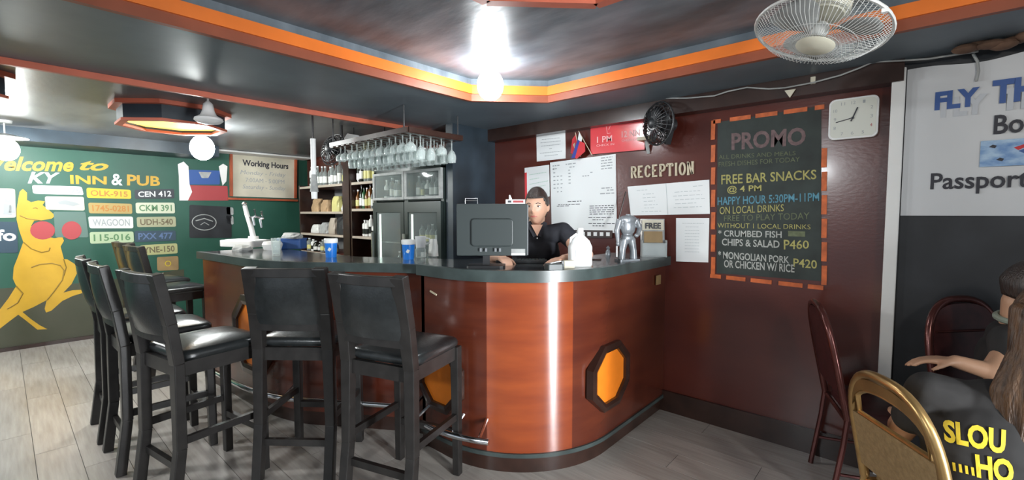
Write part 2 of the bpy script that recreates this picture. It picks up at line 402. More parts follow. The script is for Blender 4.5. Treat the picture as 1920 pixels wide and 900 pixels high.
# central ceiling ornament, barely in frame
mb = MB()
oc = [(-.83+.62*math.cos(PI/8+PI/4*k), 1.18+.62*math.sin(PI/8+PI/4*k)) for k in range(8)]
for k in range(8): mb.beam((*oc[k], TZ-.02), (*oc[(k+1) % 8], TZ-.02), .05, .04)
tag(mb.build('trim_8', 'coral'), 'coral octagonal ring on the raised ceiling at the top edge', 'trim', kind=S)
# ================================================================== BAR AND RECEPTION
def arc(cx, cy, r, a0, a1, n): return [(cx+r*math.cos(a0+(a1-a0)*i/n), cy+r*math.sin(a0+(a1-a0)*i/n)) for i in range(n+1)]
XR = -1.315; YF = 1.665; RR = .72
rec_path = [(-2.25, YF), (-2.15, YF)]+arc(XR-RR, YF+RR, RR, -PI/2, 0, 22)+[(XR, 2.6), (XR, 2.85), (XR, WALLY)]
def catmull(P, n=6):
    out = []
    for i in range(len(P)-1):
        p0 = Vector(P[max(0, i-1)]); p1 = Vector(P[i]); p2 = Vector(P[i+1]); p3 = Vector(P[min(len(P)-1, i+2)])
        for k in range(n):
            t = k/n
            q = .5*((2*p1)+(p2-p0)*t+(2*p0-5*p1+4*p2-p3)*t*t+(3*p1-p0-3*p2+p3)*t**3); out.append((q.x, q.y))
    out.append(tuple(P[-1])); return out
bar_path = catmull([(-4.53, 1.09), (-4.0, 1.13), (-3.47, 1.17), (-3.1, 1.27), (-2.8, 1.46), (-2.42, 1.70), (-2.27, 1.75)], 5)
RZ = 1.14; CZ = 1.125
rd = thing('reception_desk', 'curved varnished red wood reception desk with orange octagon insets and dark worktop', 'desk', (XR-RR, YF+RR, 0))
o0 = Vector((XR-RR, YF+RR, 0))
def rel(path, o): return [(x-o.x, y-o.y) for x, y in path]
P = rel(rec_path, o0)
# offset to the left of travel direction is inward
# three veneered sheets: the middle one at the curve is a paler, redder board
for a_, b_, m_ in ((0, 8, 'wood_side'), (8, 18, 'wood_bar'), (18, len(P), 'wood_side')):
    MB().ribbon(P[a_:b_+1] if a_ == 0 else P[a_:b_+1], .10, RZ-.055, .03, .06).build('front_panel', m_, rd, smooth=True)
MB().ribbon(P, 0, .10, .045, .075).build('kickboard', 'wood_dark', rd, smooth=True)
MB().ribbon(P, .095, .118, .018, .034).build('base_moulding', 'counter_edge', rd, smooth=True)
inner = [(-2.25, 2.2), (-2.0, 2.2), (-1.86, 2.36), (-1.78, 2.55), (-1.78, WALLY)]
poly = rec_path+inner[::-1]
MB().prism(rel(poly, o0), RZ-.02, RZ).build('worktop', 'counter', rd)
MB().ribbon(P, RZ-.062, RZ+.002, -.008, .03).build('worktop_edge', 'counter_edge', rd, smooth=True)
MB().box(-2.25-o0.x, -2.22-o0.x, YF+.03-o0.y, 2.12-o0.y, 0, RZ-.02).build('end_panel', 'wood_dark', rd)
bc = thing('bar_counter', 'long bar with dark worktop, dark red front and orange octagon, bar stools along it', 'bar', (-3.4, 1.5, 0)); o1 = Vector((-3.4, 1.5, 0))
P = rel(bar_path, o1)
MB().ribbon(P, .10, CZ-.05, .04, .07).build('front_panel', 'wood_side', bc, smooth=True)
MB().ribbon(P, 0, .10, .055, .085).build('kickboard', 'wood_dark', bc, smooth=True)
MB().box(-4.49-o1.x, -4.46-o1.x, 1.15-o1.y, 1.72-o1.y, 0, CZ-.03).build('end_panel', 'wood_side', bc)
poly = bar_path+[(-2.27, 2.2), (-2.6, 2.05), (-3.1, 1.78), (-3.5, 1.72), (-4.53, 1.72)]
MB().prism(rel(poly, o1), CZ-.025, CZ).build('worktop', 'counter', bc)
MB().ribbon(P, CZ-.055, CZ+.002, -.006, .03).build('worktop_edge', 'counter_edge', bc, smooth=True)
# octagon insets
def octagon(parent, o, c, n, hw, hh, bend=None):
    # c centre on surface, n outward normal; frame bars + orange panel
    n = Vector(n).normalized(); t = Vector((-n.y, n.x, 0)); C = Vector(c)-o
    def pt(a, sx, sy, d): return C+t*(sx*math.cos(a))+Vector((0, 0, 1))*(sy*math.sin(a))+n*d
    A = [PI/8+PI/4*k for k in range(8)]
    k8 = [pt(a, hw, hh, .004) for a in A]; b8 = [pt(a, hw, hh, -.03) for a in A]
    mb = MB(); mb.add(b8+k8, [tuple(range(7, -1, -1)), tuple(range(8, 16))]+[(i, (i+1) % 8, (i+1) % 8+8, i+8) for i in range(8)])
    p = mb.build('octagon_panel', 'orange', parent)
    mb = MB(); s1, s2 = 1.0, 1.30
    V = []
    for s, d in ((s1, -.02), (s1, .022), (s1*1.12, .030), (s2, .024), (s2, -.02)): V += [pt(a, hw*s, hh*s, d) for a in A]
    F = []
    for L in range(4):
        for i in range(8): F.append((L*8+i, L*8+(i+1) % 8, (L+1)*8+(i+1) % 8, (L+1)*8+i))
    mb.add(V, F); mb.build('octagon_frame', 'wood_dark', parent)
a = rad(-2)
octagon(rd, o0, (XR-.03, 2.40, .475), (1, 0, 0), .185, .165)
octagon(rd, o0, (-2.075, YF+.03, .475), (0, -1, 0), .16, .165)
octagon(bc, o1, (-3.60, 1.185, .56), (.07, -1, 0), .24, .24)
# foot rails with brackets
def rail(parent, o, path, a, b):
    pts = [(*offpt(path, i, -.10), .24) for i in range(a, b)]
    pts = [(x-o.x, y-o.y, z) for x, y, z in pts]
    f = MB().tube(pts, .018, 10).build('foot_rail', 'chrome', parent, smooth=True)
    for k in (1, len(pts)//2, len(pts)-2):
        q = Vector(pts[k]); i = a+k; w0 = Vector((*offpt(path, i, .03), .30))-o
        MB().tube([q, w0], .010, 8).build('rail_bracket', 'chrome', f)
rail(bc, o1, bar_path, 1, len(bar_path)-1)
rail(rd, o0, rec_path, 0, 10)
# small chips and marks on the reception front
mb = MB(); q = atY(822, 565, YF+.028)
mb.beam((-2.16-o0.x, YF+.027-o0.y, .985), (-2.10-o0.x, YF+.027-o0.y, .968), .004, .010)
mb.build('scratch', 'cream_letter', rd)
# ================================================================== BAR STOOLS
def rbox(mb, x0, x1, y0, y1, z0, z1, r=.02, crown=.02, n=10):
    # soft cushion: rounded slab with crowned top
    V = []; F = []
    W, D = (x1-x0)/2, (y1-y0)/2; cx, cy = (x0+x1)/2, (y0+y1)/2
    rings = [(1-.25*r/W*2, z0), (1, z0+r*.6), (1, z1-r), (1-r*.35/W, z1-r*.3), (1-r/W, z1), (.6, z1+crown*.75), (.25, z1+crown)]
    K = 32
    def sq(a, s):
        c, q = math.cos(a), math.sin(a); e = .28
        return (cx+W*s*math.copysign(abs(c)**e, c), cy+D*s*math.copysign(abs(q)**e, q))
    for s, z in rings:
        for k in range(K): x, y = sq(2*PI*k/K, s); V.append((x, y, z))
    for i in range(len(rings)-1):
        for k in range(K): F.append((i*K+k, i*K+(k+1) % K, (i+1)*K+(k+1) % K, (i+1)*K+k))
    F += [tuple(range(K-1, -1, -1)), tuple((len(rings)-1)*K+k for k in range(K))]
    mb.add(V, F)
def make_stool():
    t = thing('bar_stool', 'x', 'stool', group='black leatherette bar stools')
    mb = MB(); rbox(mb, -.215, .215, -.19, .235, .725, .775, .022, .022); mb.build('seat', 'leather', t, smooth=True)
    mb = MB()
    mb.beam((-.19, .195, .69), (.19, .195, .69), .024, .07); mb.beam((-.19, -.195, .69), (.19, -.195, .69), .024, .07)
    mb.beam((-.19, -.19, .69), (-.19, .19, .69), .024, .07); mb.beam((.19, -.19, .69), (.19, .19, .69), .024, .07)
    mb.build('seat_frame', 'black_wood', t)
    for s in (-1, 1):
        MB().beam((s*.197, .203, 0), (s*.192, .200, .725), .040, .042, (0, 1, 0), .048, .048).build('leg', 'black_wood', t, bevel=.004)
    for s in (-1, 1):
        mb = MB(); pr = [(-.245, 0), (-.205, .30), (-.20, .72), (-.225, .92), (-.272, 1.165)]
        for (y0, z0), (y1, z1) in zip(pr[:-1], pr[1:]):
            w0 = .050+.022*min(1, max(0, (z0-.5)/.45)); w1 = .050+.022*min(1, max(0, (z1-.5)/.45)); mb.beam((s*(.222-w0/2), y0, z0), (s*(.222-w1/2), y1, z1+.002), w0, .048, (0, 1, 0), w1, .046)
        mb.build('rear_leg', 'black_wood', t, bevel=.004)
    # back: curved top rail, lower rail, padded panel
    def brow(z, y, sag): return [(-.175+.35*k/8, y-sag*math.sin(PI*k/8), z) for k in range(9)]
    mb = MB(); mb.ribbon([(x, y) for x, y, z in brow(1.14, -.268, .022)], 1.118, 1.165, -.019, .019)
    mb.build('top_rail', 'black_wood', t, bevel=.004)
    mb = MB(); mb.ribbon([(x, y) for x, y, z in brow(.845, -.222, .012)], .826, .866, -.016, .016)
    mb.build('lower_rail', 'black_wood', t)
    mb = MB(); V = []; F = []; n, m_ = 9, 6
    for side in (-1, 1):
        for j in range(m_):
            for i in range(n):
                u = i/(n-1); v = j/(m_-1); z = .862+.262*v; yb = -.224-.040*v-.018*math.sin(PI*u)
                puff = .012+.020*(math.sin(PI*min(max(u, .02), .98))*math.sin(PI*min(max(v, .02), .98)))**.4
                V.append((-.172+.344*u, yb+side*puff, z))
    for j in range(m_-1):
        for i in range(n-1):
            a = j*n+i; F.append((a, a+1, a+n+1, a+n)); b = a+n*m_; F.append((b, b+n, b+n+1, b+1))
    for j in range(m_-1):
        a = j*n; b = a+n*m_; F.append((a, a+n, b+n, b)); a = j*n+n-1; b = a+n*m_; F.append((a, b, b+n, a+n))
    for i in range(n-1):
        a = i; b = a+n*m_; F.append((a, b, b+1, a+1)); a = (m_-1)*n+i; b = a+n*m_; F.append((a, a+1, b+1, b))
    mb.add(V, F); mb.build('back_pad', 'leather', t, smooth=True)
    MB().beam((-.19, .198, .24), (.19, .198, .24), .024, .036).build('footrest', 'black_wood', t)
    MB().beam((-.19, -.205, .20), (.19, -.205, .20), .024, .036).build('stretcher', 'black_wood', t)
    for s in (-1, 1):
        MB().beam((s*.196, -.20, .335), (s*.196, .19, .335), .024, .036).build('stretcher', 'black_wood', t)
    return t
spots = [  # X, Y of seat centre, heading, label
    (-2.87, .70, rad(10), 'nearest bar stool of the left row, its back panel facing left, beside the front stools'),
    (-3.44, .62, rad(1), 'second nearest black bar stool of the left row, partly hidden by the nearest one'),
    (-3.98, .61, rad(-1), 'third black bar stool of the left row, its lit top in front of the mural'),
    (-5.15, 1.03, rad(6), 'black bar stool beyond the far end of the bar, the nearer of two'),
    (-5.85, 1.05, rad(10), 'black bar stool farthest away, closest to the number plates'),
]
g3 = gf(-1.175, 2.62); g4 = gf(-.565, 2.34)
spots += [(g3.x, g3.y, YAW-rad(2), 'black bar stool seen square from behind at the angled part of the bar'),
          (g4.x, g4.y, YAW-rad(24), 'black bar stool turned to the right in front of the reception desk octagon')]
st0 = make_stool()
for i, (x, y, a, lb) in enumerate(spots):
    if i == 0: st0.location = (x, y, 0); st0.rotation_euler.z = a; st0['label'] = lb
    else: dup(st0, (x, y, 0), a, lb)
# ================================================================== WALL PAPERS AND SIGNS (mahogany wall)
def sheet(name, label, cat, q, m='paper', th=.003, off=.0, group=None, pl=BACK, bevel=0):
    f = quad_map(pl, q, off); c = f(.5, .5)
    t = thing(name, label, cat, c, group=group)
    g = lambda u, v, d=0: f(u, v, d)-c
    slab('sheet', g, th, m, t, bevel=bevel)
    return t, g
t, f = sheet('notice_paper', 'white notice sheet above the receptionist, highest paper on the wall', 'paper', [(1006, 254), (1060, 249), (1061, 297), (1007, 303)])
lines(f, .004, 'ink_grey', t, [(.2, .82, .18), (.15, .85, .30), (.17, .83, .43), (.46, .54, .56), (.12, .88, .70), (.28, .74, .82)], .022)
t, f = sheet('notice_paper', 'white notice sheet with red left border directly behind the receptionist', 'paper', [(984, 315), (1030, 309), (1031, 368), (985, 380)])
slab('red_border', f, .0045, 'red_sign', t, 0, .14, .09, 1)
lines(f, .004, 'ink_green', t, [(.2, .9, .22), (.2, .6, .36), (.2, .95, .5), (.25, .85, .62), (.25, .8, .74)], .02)
t, f = sheet('whiteboard', 'large white planning board with handwritten columns behind the reception', 'whiteboard', [(1033, 305), (1155, 289), (1157, 437), (1036, 434)], 'paper', .012)
mb_sp = []
for u in (.05, .11, .17): mb_sp += [(u, u+.035, .10+.055*k) for k in range((u == .05 and 6) or 7) if not (u > .1 and k < 2)]
mb_sp += [(.04, .16, .055), (.26, .42, .055), (.04, .13, .10), (.32, .40, .10)]+[(.30, .335, .14+.045*k) for k in range(5)]
mb_sp += [(.52, .62, .24), (.64, .68, .20)]+[(.80, .96, .03+.035*k) for k in range(5)]+[(.80, .95, .42), (.88, .97, .45), (.78, .98, .49)]
lines(f, .0135, 'ink_grey', t, mb_sp, .013, 'handwriting')
lines(f, .0135, 'ink', t, [(.28, .5, .575), (.12, .48, .615), (.10, .30, .635)]+[(.62, .97, .62+.027*k) for k in range(1, 6)]+[(.6, .95, .80), (.66, .82, .83), (.6, .98, .88), (.66, .83, .91)], .009, 'handwriting')
t, f = sheet('key_rail', 'dark key rail with white tags under the whiteboard', 'rail', [(1078, 431), (1150, 432), (1150, 446), (1078, 445)], 'wood_dark', .02)
for k in range(6): slab('key_tag', f, .024, 'white_plastic', t, .06+.16*k, .25, .06+.16*k+.085, .75)
t, f = sheet('price_sheets', 'two joined white price sheets under the RECEPTION letters', 'paper', [(1177, 350), (1330, 337), (1331, 401), (1183, 404)], 'paper', .004)
lines(f, .005, 'ink_faint', t, [(.12, .26, .16), (.2, .34, .3), (.19, .36, .42), (.2, .35, .54), (.2, .38, .66), (.2, .33, .76), (.16, .42, .88), (.82, .94, .16), (.6, .9, .3), (.58, .92, .42), (.6, .95, .54), (.6, .85, .66), (.58, .93, .78)], .018)
slab('centre_fold', f, .006, 'ink_faint', t, .50, 0, .505, 1)
t, f = sheet('price_sheet', 'single white A4 price sheet left of the chalkboard, below the joined sheets', 'paper', [(1268, 409), (1330, 409), (1328, 492), (1268, 490)], 'paper', .003)
lines(f, .004, 'ink_faint', t, [(.2, .85, .12), (.3, .7, .2)]+[(.28, .72, .28+.07*k) for k in range(8)], .012)
# RECEPTION slab serif letters
def serif_letter(ch):
    Pn = {'R': ([[(.2, 0), (.2, 1)], [(.2, 1), (.62, 1), (.8, .88), (.8, .65), (.62, .52), (.2, .52)], [(.5, .52), (.85, 0)]], [(.05, .38, 0), (.05, .3, 1), (.7, .98, 0)]),
          'E': ([[(.2, 0), (.2, 1)], [(.2, 1), (.82, 1)], [(.2, .52), (.6, .52)], [(.2, 0), (.85, 0)]], [(.05, .3, 0), (.05, .3, 1)]),
          'C': ([[(.85, .75), (.7, .95), (.5, 1), (.25, .9), (.13, .5), (.25, .1), (.5, 0), (.72, .05), (.86, .25)]], []),
          'P': ([[(.22, 0), (.22, 1)], [(.22, 1), (.65, 1), (.84, .86), (.84, .62), (.65, .46), (.22, .46)]], [(.05, .42, 0), (.05, .3, 1)]),
          'T': ([[(.5, 0), (.5, 1)], [(.08, 1), (.92, 1)], [(.08, 1), (.08, .78)], [(.92, 1), (.92, .78)]], [(.33, .67, 0)]),
          'I': ([[(.5, 0), (.5, 1)]], [(.25, .75, 0), (.25, .75, 1)]),
          'O': ([[(.5+.38*math.cos(a), .5+.5*math.sin(a)) for a in [2*PI*k/16 for k in range(17)]]], []),
          'N': ([[(.2, 0), (.2, 1)], [(.2, 1), (.8, 0)], [(.8, 0), (.8, 1)]], [(.03, .37, 0), (.03, .25, 1), (.63, .97, 1)])}
    return Pn[ch]
f0 = quad_map(BACK, [(1183, 314), (1303, 304), (1303, 326), (1183, 333)], .001); c0 = f0(.5, .5)
rt = thing('reception_lettering', 'cream wooden slab serif letters spelling RECEPTION on the mahogany wall', 'lettering', c0)
wd = {'I': .62}; word = 'RECEPTION'; tot = sum(wd.get(c, 1) for c in word); u = 0
for ch in word:
    wl = wd.get(ch, 1)/tot; mb = MB(); st, sf = serif_letter(ch)
    g = lambda x, y, d: f0(u+wl*(.06+.88*x), 1-y, d)-c0
    segs = [(a, b, .2) for s_ in st for a, b in zip(s_[:-1], s_[1:])]+[((x0, y), (x1, y), .12) for x0, x1, y in sf]
    for a, b, th in segs:
        mb.beam(g(*a, .006), g(*b, .006), .0125, .014 if th > .15 else .009, BACK.n)
    mb.build('letter', 'cream_letter', rt); u += wl
# red sign and flags
t, f = sheet('check_in_sign', 'red plastic time sign with white print, partly lit by glare', 'sign', [(1110, 227), (1211, 214), (1211, 281), (1110, 290)], 'red_sign', .012, .01)
text('1 PM', f, .0135, 'pink_print', t, .13, .50, .42, .68, .015)
text('CHECK IN', f, .0135, 'pink_print', t, .12, .73, .46, .79)
text('12 NN', f, .0135, 'pink_print', t, .60, .42, .92, .60, .015)
text('CHECK OUT', f, .0135, 'pink_print', t, .60, .66, .93, .72)
mb = MB(); q = quad_map(BACK, [(1138, 232), (1150, 230), (1150, 252), (1138, 254)], .023)
for a, b in (((.1, .1), (.9, .1)), ((.1, .1), (.3, .9)), ((.9, .1), (.5, .6)), ((.3, .9), (.8, .9))): mb.beam(q(*a)-f(0, 0)*0-t.location, q(*b)-t.location, .002, .003)
mb.build('emblem', 'pink_print', t)
def flag(label, pts, tip, foot):
    A = BACK.at(*pts[0], .05); t = thing('table_flag', label, 'flag', A)
    g = lambda x, y, d=.05: BACK.at(x, y, d)-A
    MB().tube([g(*tip), g(*foot, .03)], .003, 6).build('flag_stick', 'cream_letter', t)
    (x0, y0), (x1, y1), (x2, y2), (x3, y3) = pts
    mid = lambda a, b, k: (a[0]+(b[0]-a[0])*k, a[1]+(b[1]-a[1])*k)
    m1 = mid(pts[0], pts[1], .5); m2 = mid(pts[3], pts[2], .5)
    def pan(nm, P4, m, dd):
        mb = MB(); a = [g(*p, dd) for p in P4]; b = [g(*p, dd+.003) for p in P4]; k = len(P4)
        mb.add(a+b, [tuple(range(k))[::-1], tuple(range(k, 2*k))]+[(i, (i+1) % k, (i+1) % k+k, i+k) for i in range(k)]); mb.build(nm, m, t)
    return t, g, pan
t, g, pan = flag('small red white and blue flag hanging steeply beside the red sign', [(1093, 250), (1100, 262), (1091, 297), (1079, 296)], (1091, 247), (1114, 292))
pan('white_field', [(1093, 249), (1098, 260), (1097, 267), (1090, 264)], 'paper', .052)
pan('blue_band', [(1090, 263), (1094, 266), (1085, 297), (1078, 298)], 'flag_blue', .052)
pan('red_band', [(1094, 266), (1103, 270), (1104, 285), (1088, 299), (1085, 297)], 'flag_red', .052)
t, g, pan = flag('small red flag with pale emblem left of the larger flag', [(1076, 255), (1084, 252), (1084, 285), (1076, 287)], (1085, 250), (1092, 294))
pan('flag_cloth', [(1077, 262), (1085, 251), (1086, 292), (1074, 288)], 'flag_red', .03)
pan('emblem', [(1079, 272), (1083, 268), (1082, 280)], 'cream_letter', .034)
# chalkboard
t, f = sheet('chalkboard', 'tall dark promo chalkboard with coloured chalk writing and dashed orange border', 'chalkboard', [(1346, 229), (1540, 199), (1540, 527), (1344, 512)], 'chalkboard', .004)
P_ = lambda px, py: None
ctr = t.location.copy()
def chalk(s, q, m, bold=.0, shear=0):
    ff = quad_map(BACK, q, .0055); g = lambda u, v, d=0: ff(u, v, d)-ctr
    text(s, g, 0, m, t, bold=bold, shear=shear, name='chalk_writing')
chalk('PROMO', [(1372, 250), (1512, 238), (1510, 272), (1372, 282)], 'chalk_p', .03)
chalk('ALL DRINKS AND MEALS', [(1348, 291), (1492, 283), (1492, 291), (1348, 299)], 'chalk_f')
chalk('FRESH DISHES FOR TODAY', [(1348, 304), (1500, 294), (1500, 303), (1348, 313)], 'chalk_f')
chalk('FREE BAR SNACKS', [(1353, 328), (1531, 318), (1531, 336), (1353, 346)], 'chalk_y', .012)
chalk('@ 4 PM', [(1364, 349), (1428, 346), (1428, 361), (1364, 364)], 'chalk_y', .012)
chalk('HAPPY HOUR 5:30PM-11PM', [(1346, 370), (1536, 361), (1536, 377), (1346, 385)], 'chalk_b', .012)
chalk('ON LOCAL DRINKS', [(1350, 388), (1470, 383), (1470, 396), (1350, 402)], 'chalk_y', .0)
chalk('FREE TO PLAY TODAY', [(1358, 404), (1518, 398), (1518, 411), (1358, 415)], 'chalk_f')
chalk('WITHOUT 1 LOCAL DRINKS', [(1346, 418), (1520, 421), (1520, 430), (1346, 427)], 'chalk_y', -.005)
chalk('* CRUMBED FISH', [(1347, 431), (1466, 433), (1466, 446), (1347, 443)], 'chalk_w', .014)
chalk('CHIPS & SALAD', [(1354, 447), (1462, 451), (1462, 465), (1354, 460)], 'chalk_w', .014)
chalk('P460', [(1470, 449), (1517, 451), (1517, 466), (1470, 468)], 'chalk_y', .01)
chalk('* MONGOLIAN PORK', [(1347, 470), (1480, 480), (1480, 494), (1347, 484)], 'chalk_w', .014)
chalk('P420', [(1488, 484), (1532, 488), (1532, 504), (1488, 500)], 'chalk_y', .01)
chalk('OR CHICKEN W/ RICE', [(1358, 487), (1490, 496), (1490, 511), (1358, 501)], 'chalk_w', .014)
mb_q = quad_map(BACK, [(1478, 433), (1510, 434), (1510, 444), (1478, 443)], .0055)
MB().add([mb_q(0, 0)-ctr, mb_q(1, 0)-ctr, mb_q(1, 1)-ctr, mb_q(0, 1)-ctr], [(0, 3, 2, 1)]).build('chalk_smudge', 'chalk_f', t)
def dash(x0, y0, x1, y1, wpx=7):
    a = BACK.at(x0, y0, .0045)-ctr; b = BACK.at(x1, y1, .0045)-ctr
    mb = MB(); mb.beam(a, b, .026, .006, BACK.n); mb.build('border_dash', 'chalk_orange', t)
for x0, x1 in ((1338, 1352), (1369, 1408), (1417, 1458), (1470, 1514), (1528, 1546)):
    fy = lambda x: 229-(x-1336)*.137
    dash(x0, fy(x0), x1, fy(x1))
for x0, x1 in ((1332, 1352), (1362, 1398), (1408, 1447), (1460, 1505), (1515, 1544)):
    fy = lambda x: 517+(x-1334)*.108
    dash(x0, fy(x0), x1, fy(x1))
yy = 226
for k in range(7):
    y0 = 226+k*42; dash(1338, y0+(0 if k == 0 else 4), 1338-1, y0+36)
for k in range(7):
    y0 = 232+k*44
    if k == 0: continue
    dash(1546, y0+2, 1545, y0+38)
# clock
cq = [(1556, 187), (1648, 182), (1648, 259), (1555, 263)]
f1 = quad_map(BACK, cq, .0); cc = f1(.5, .5)
ck = thing('wall_clock', 'square off white wall clock with rounded corners right of the chalkboard', 'clock', cc)
def rounded(hw, hh, r, n=5):
    out = []
    for cx, cy, a0 in ((hw-r, hh-r, 0), (-hw+r, hh-r, PI/2), (-hw+r, -hh+r, PI), (hw-r, -hh+r, 3*PI/2)):
        out += [(cx+r*math.cos(a0+PI/2*k/n), cy+r*math.sin(a0+PI/2*k/n)) for k in range(n+1)]
    return out
hw = (f1(1, .5)-f1(0, .5)).length/2; hh = (f1(.5, 1)-f1(.5, 0)).length/2
def yprism(poly, y0, y1): 
    k = len(poly); mb = MB()
    mb.add([(x, y0, z) for x, z in poly]+[(x, y1, z) for x, z in poly], [tuple(range(k)), tuple(range(2*k-1, k-1, -1))]+[(i, i+k, (i+1) % k+k, (i+1) % k) for i in range(k)])
    return mb
yprism(rounded(hw, hh, .03), -.035, 0).build('case', 'white_plastic', ck, bevel=.004)
yprism(rounded(hw-.010, hh-.010, .025), -.038, -.034).build('face', 'clock_face', ck)
for k in range(12):
    a = PI/2-2*PI*k/12; e = .9; x = (hw-.03)*max(-1, min(1, 1.15*math.cos(a))); z = (hh-.03)*max(-1, min(1, 1.15*math.sin(a)))
    V, F = text_raw(str(12 if k == 0 else k)); mb = MB(); sx = .018 if k in (0, 10, 11) else .011
    mb.add([(x+(v[0]-.5)*sx, -.0385, z+(v[1]-.5)*.017) for v in V], F); mb.build('numeral', 'ink_grey' if k != 4 else 'glove', ck)
for ang, L, wd_ in ((PI/2-2*PI*.047-.05, .058, .006), (PI+.22, .078, .004), (PI/2-.42, -.02, .006)):
    MB().beam((0, -.041, 0), (L*math.cos(ang), -.041, L*math.sin(ang)), wd_, .002, (0, 1, 0)).build('hand', 'ink', ck)
MB().cyl((0, -.038, 0), (0, -.044, 0), .006, n=12).build('hub', 'ink', ck)
# triangle tag and little box above the board, cable along the cornice
q = BACK.at(1489, 176, .115)
t = thing('pennant_tag', 'small cream triangular tag hanging from the cornice over the chalkboard', 'tag', q)
yprism([(-.028, .0), (.028, .0), (0, -.045)], -.006, 0).build('tag_plate', 'paper_cream', t)
q = BACK.at(1530, 158, .11)
tag(MB().box(q.x-.012, q.x+.012, q.y, q.y+.02, q.z-.02, q.z+.02).build('junction_box', 'paper_cream', bevel=.002), 'tiny cream junction box on the cable above the chalkboard', 'box')
cp = [(1180, 193), (1240, 190), (1300, 190), (1350, 186), (1375, 178), (1410, 171), (1450, 174), (1480, 172), (1530, 163), (1580, 150), (1615, 137), (1640, 126), (1690, 124), (1740, 121), (1800, 112), (1830, 108)]
tag(MB().tube([BACK.at(x, y, .115) for x, y in cp], .0045, 6).build('wall_cable', 'cloth_grey', smooth=True), 'thin grey cable sagging along the dark cornice above the chalkboard', 'cable')
q = [BACK.at(x, y, .07) for x, y in ((1822, 108), (1830, 122), (1832, 140), (1828, 158))]
tag(MB().tube(q, .006, 6).build('hanging_cable', 'cloth_grey', smooth=True), 'short grey cable end hanging in front of the white banner', 'cable')
# black wall fan over RECEPTION
fc = BACK.at(1252, 238, .16)
t = thing('wall_fan', 'black round wall fan mounted above the RECEPTION letters', 'fan', fc)
def fan_cage(parent, R_, dz, n, m, nm='cage', rim=.006, wire=.0022, axis=None, rings=3):
    # axis +z local: front bulge at +dz
    A = axis or Matrix.Identity(3)
    mb = MB(); mb.tube([A @ Vector((R_*math.cos(2*PI*k/40), R_*math.sin(2*PI*k/40), 0)) for k in range(40)], rim, 6, closed=True); mb.build(nm+'_rim', m, parent, smooth=True)
    for side, nmm in ((1, 'front_'), (-1, 'back_')):
        mb = MB()
        for k in range(n):
            a = 2*PI*k/n; pts = []
            for i in range(6):
                r = R_*(.18+.82*i/5); z = side*dz*math.sqrt(max(0, 1-(r/R_)**2.6)); pts.append(A @ Vector((r*math.cos(a), r*math.sin(a), z)))
            mb.tube(pts, wire, 4)
        for j in range(rings):
            r = R_*(.35+.25*j); z = side*dz*math.sqrt(max(0, 1-(r/R_)**2.6)); mb.tube([A @ Vector((r*math.cos(2*PI*k/32), r*math.sin(2*PI*k/32), z)) for k in range(32)], wire, 4, closed=True)
        mb.build(nmm+nm, m, parent)
def blades(parent, R_, m, A, n=3, z=0):
    for k in range(n):
        V = []; F = []; nn = 8
        for i in range(nn+1):
            r = .035+(R_-.035)*i/nn; wd2 = .32+.50*math.sin(PI*min(1, .15+.75*i/nn))
            for s in (-1, 0, 1):
                a = 2*PI*k/n+s*wd2*.75; V.append(A @ Vector((r*math.cos(a), r*math.sin(a), z+s*.018*(1-.3*i/nn))))
        for i in range(nn):
            for s in range(2): a = i*3+s; F.append((a, a+1, a+4, a+3))
        mb = MB(); mb.add(V, F); o = mb.build('blade', m, parent, smooth=True); so = o.modifiers.new('s', 'SOLIDIFY'); so.thickness = .003
RA = Matrix.Rotation(rad(90), 3, 'X') @ Matrix.Rotation(0, 3, 'Z')
RA = Matrix.Rotation(rad(-25), 3, 'Z') @ RA
fan_cage(t, .145, .055, 26, 'black_plastic', axis=RA, wire=.0026)
blades(t, .125, 'black_plastic', RA)
MB().ell(RA @ Vector((0, 0, .05)), (.035, .02, .035)).build('hub_cap', 'black_plastic', t, smooth=True)
MB().cyl(RA @ Vector((0, 0, -.03)), RA @ Vector((0, 0, -.13)), .055, .045).build('motor', 'black_plastic', t, smooth=True)
MB().beam(RA @ Vector((0, 0, -.12)), (0.0, .155, -.12), .04, .03).build('wall_bracket', 'black_plastic', t)
q = BACK.at(1217, 262, .03)
t = thing('fan_shelf', 'small grey wooden bracket between the red sign and black fan', 'bracket', q)
MB().box(-.05, .05, -.06, .03, -.012, .012).build('shelf_board', 'cream_letter', t)
MB().beam((0, -.02, -.01), (.0, .028, -.10), .02, .015).build('strut', 'cloth_grey', t)
# ---------------------------------------------------------------- banner
BAN = Plane('Y', WALLY-.05)
bq = []
f = lambda u, v, d=0: Vector((-.058+1.30*u, WALLY-.051-d, 2.19-.752*v))
c = f(.5, .5); t = thing('wall_banner', 'white vinyl banner with blue and black lettering on the black wall', 'banner', c)
mb = MB(); V = []; F = []; n = 40
for i in range(n+1):
    u = i/n; top = -.012*abs(math.sin(u*9))+.006*math.sin(u*23); d = .006+.004*math.sin(u*14)
    V += [f(u, 0, d)+Vector((0, 0, top))-c, f(u, .5, d)-c, f(u, 1, d)-c, f(u, 0, 0)+Vector((0, 0, top))-c, f(u, 1, 0)-c]
for i in range(n):
    a = i*5; b = a+5; F += [(a, a+1, b+1, b), (a+1, a+2, b+2, b+1), (a, b, b+3, a+3), (a+2, a+4, b+4, b+2)]
mb.add(V, F); mb.build('sheet', 'banner', t, smooth=True)
def btext(s, q, m, off=.0125, bold=0, name='lettering', shear=0):
    ff = quad_map(BAN, q, off); text(s, lambda u, v, d=0: ff(u, v, d)-c, 0, m, t, bold=bold, name=name, shear=shear)
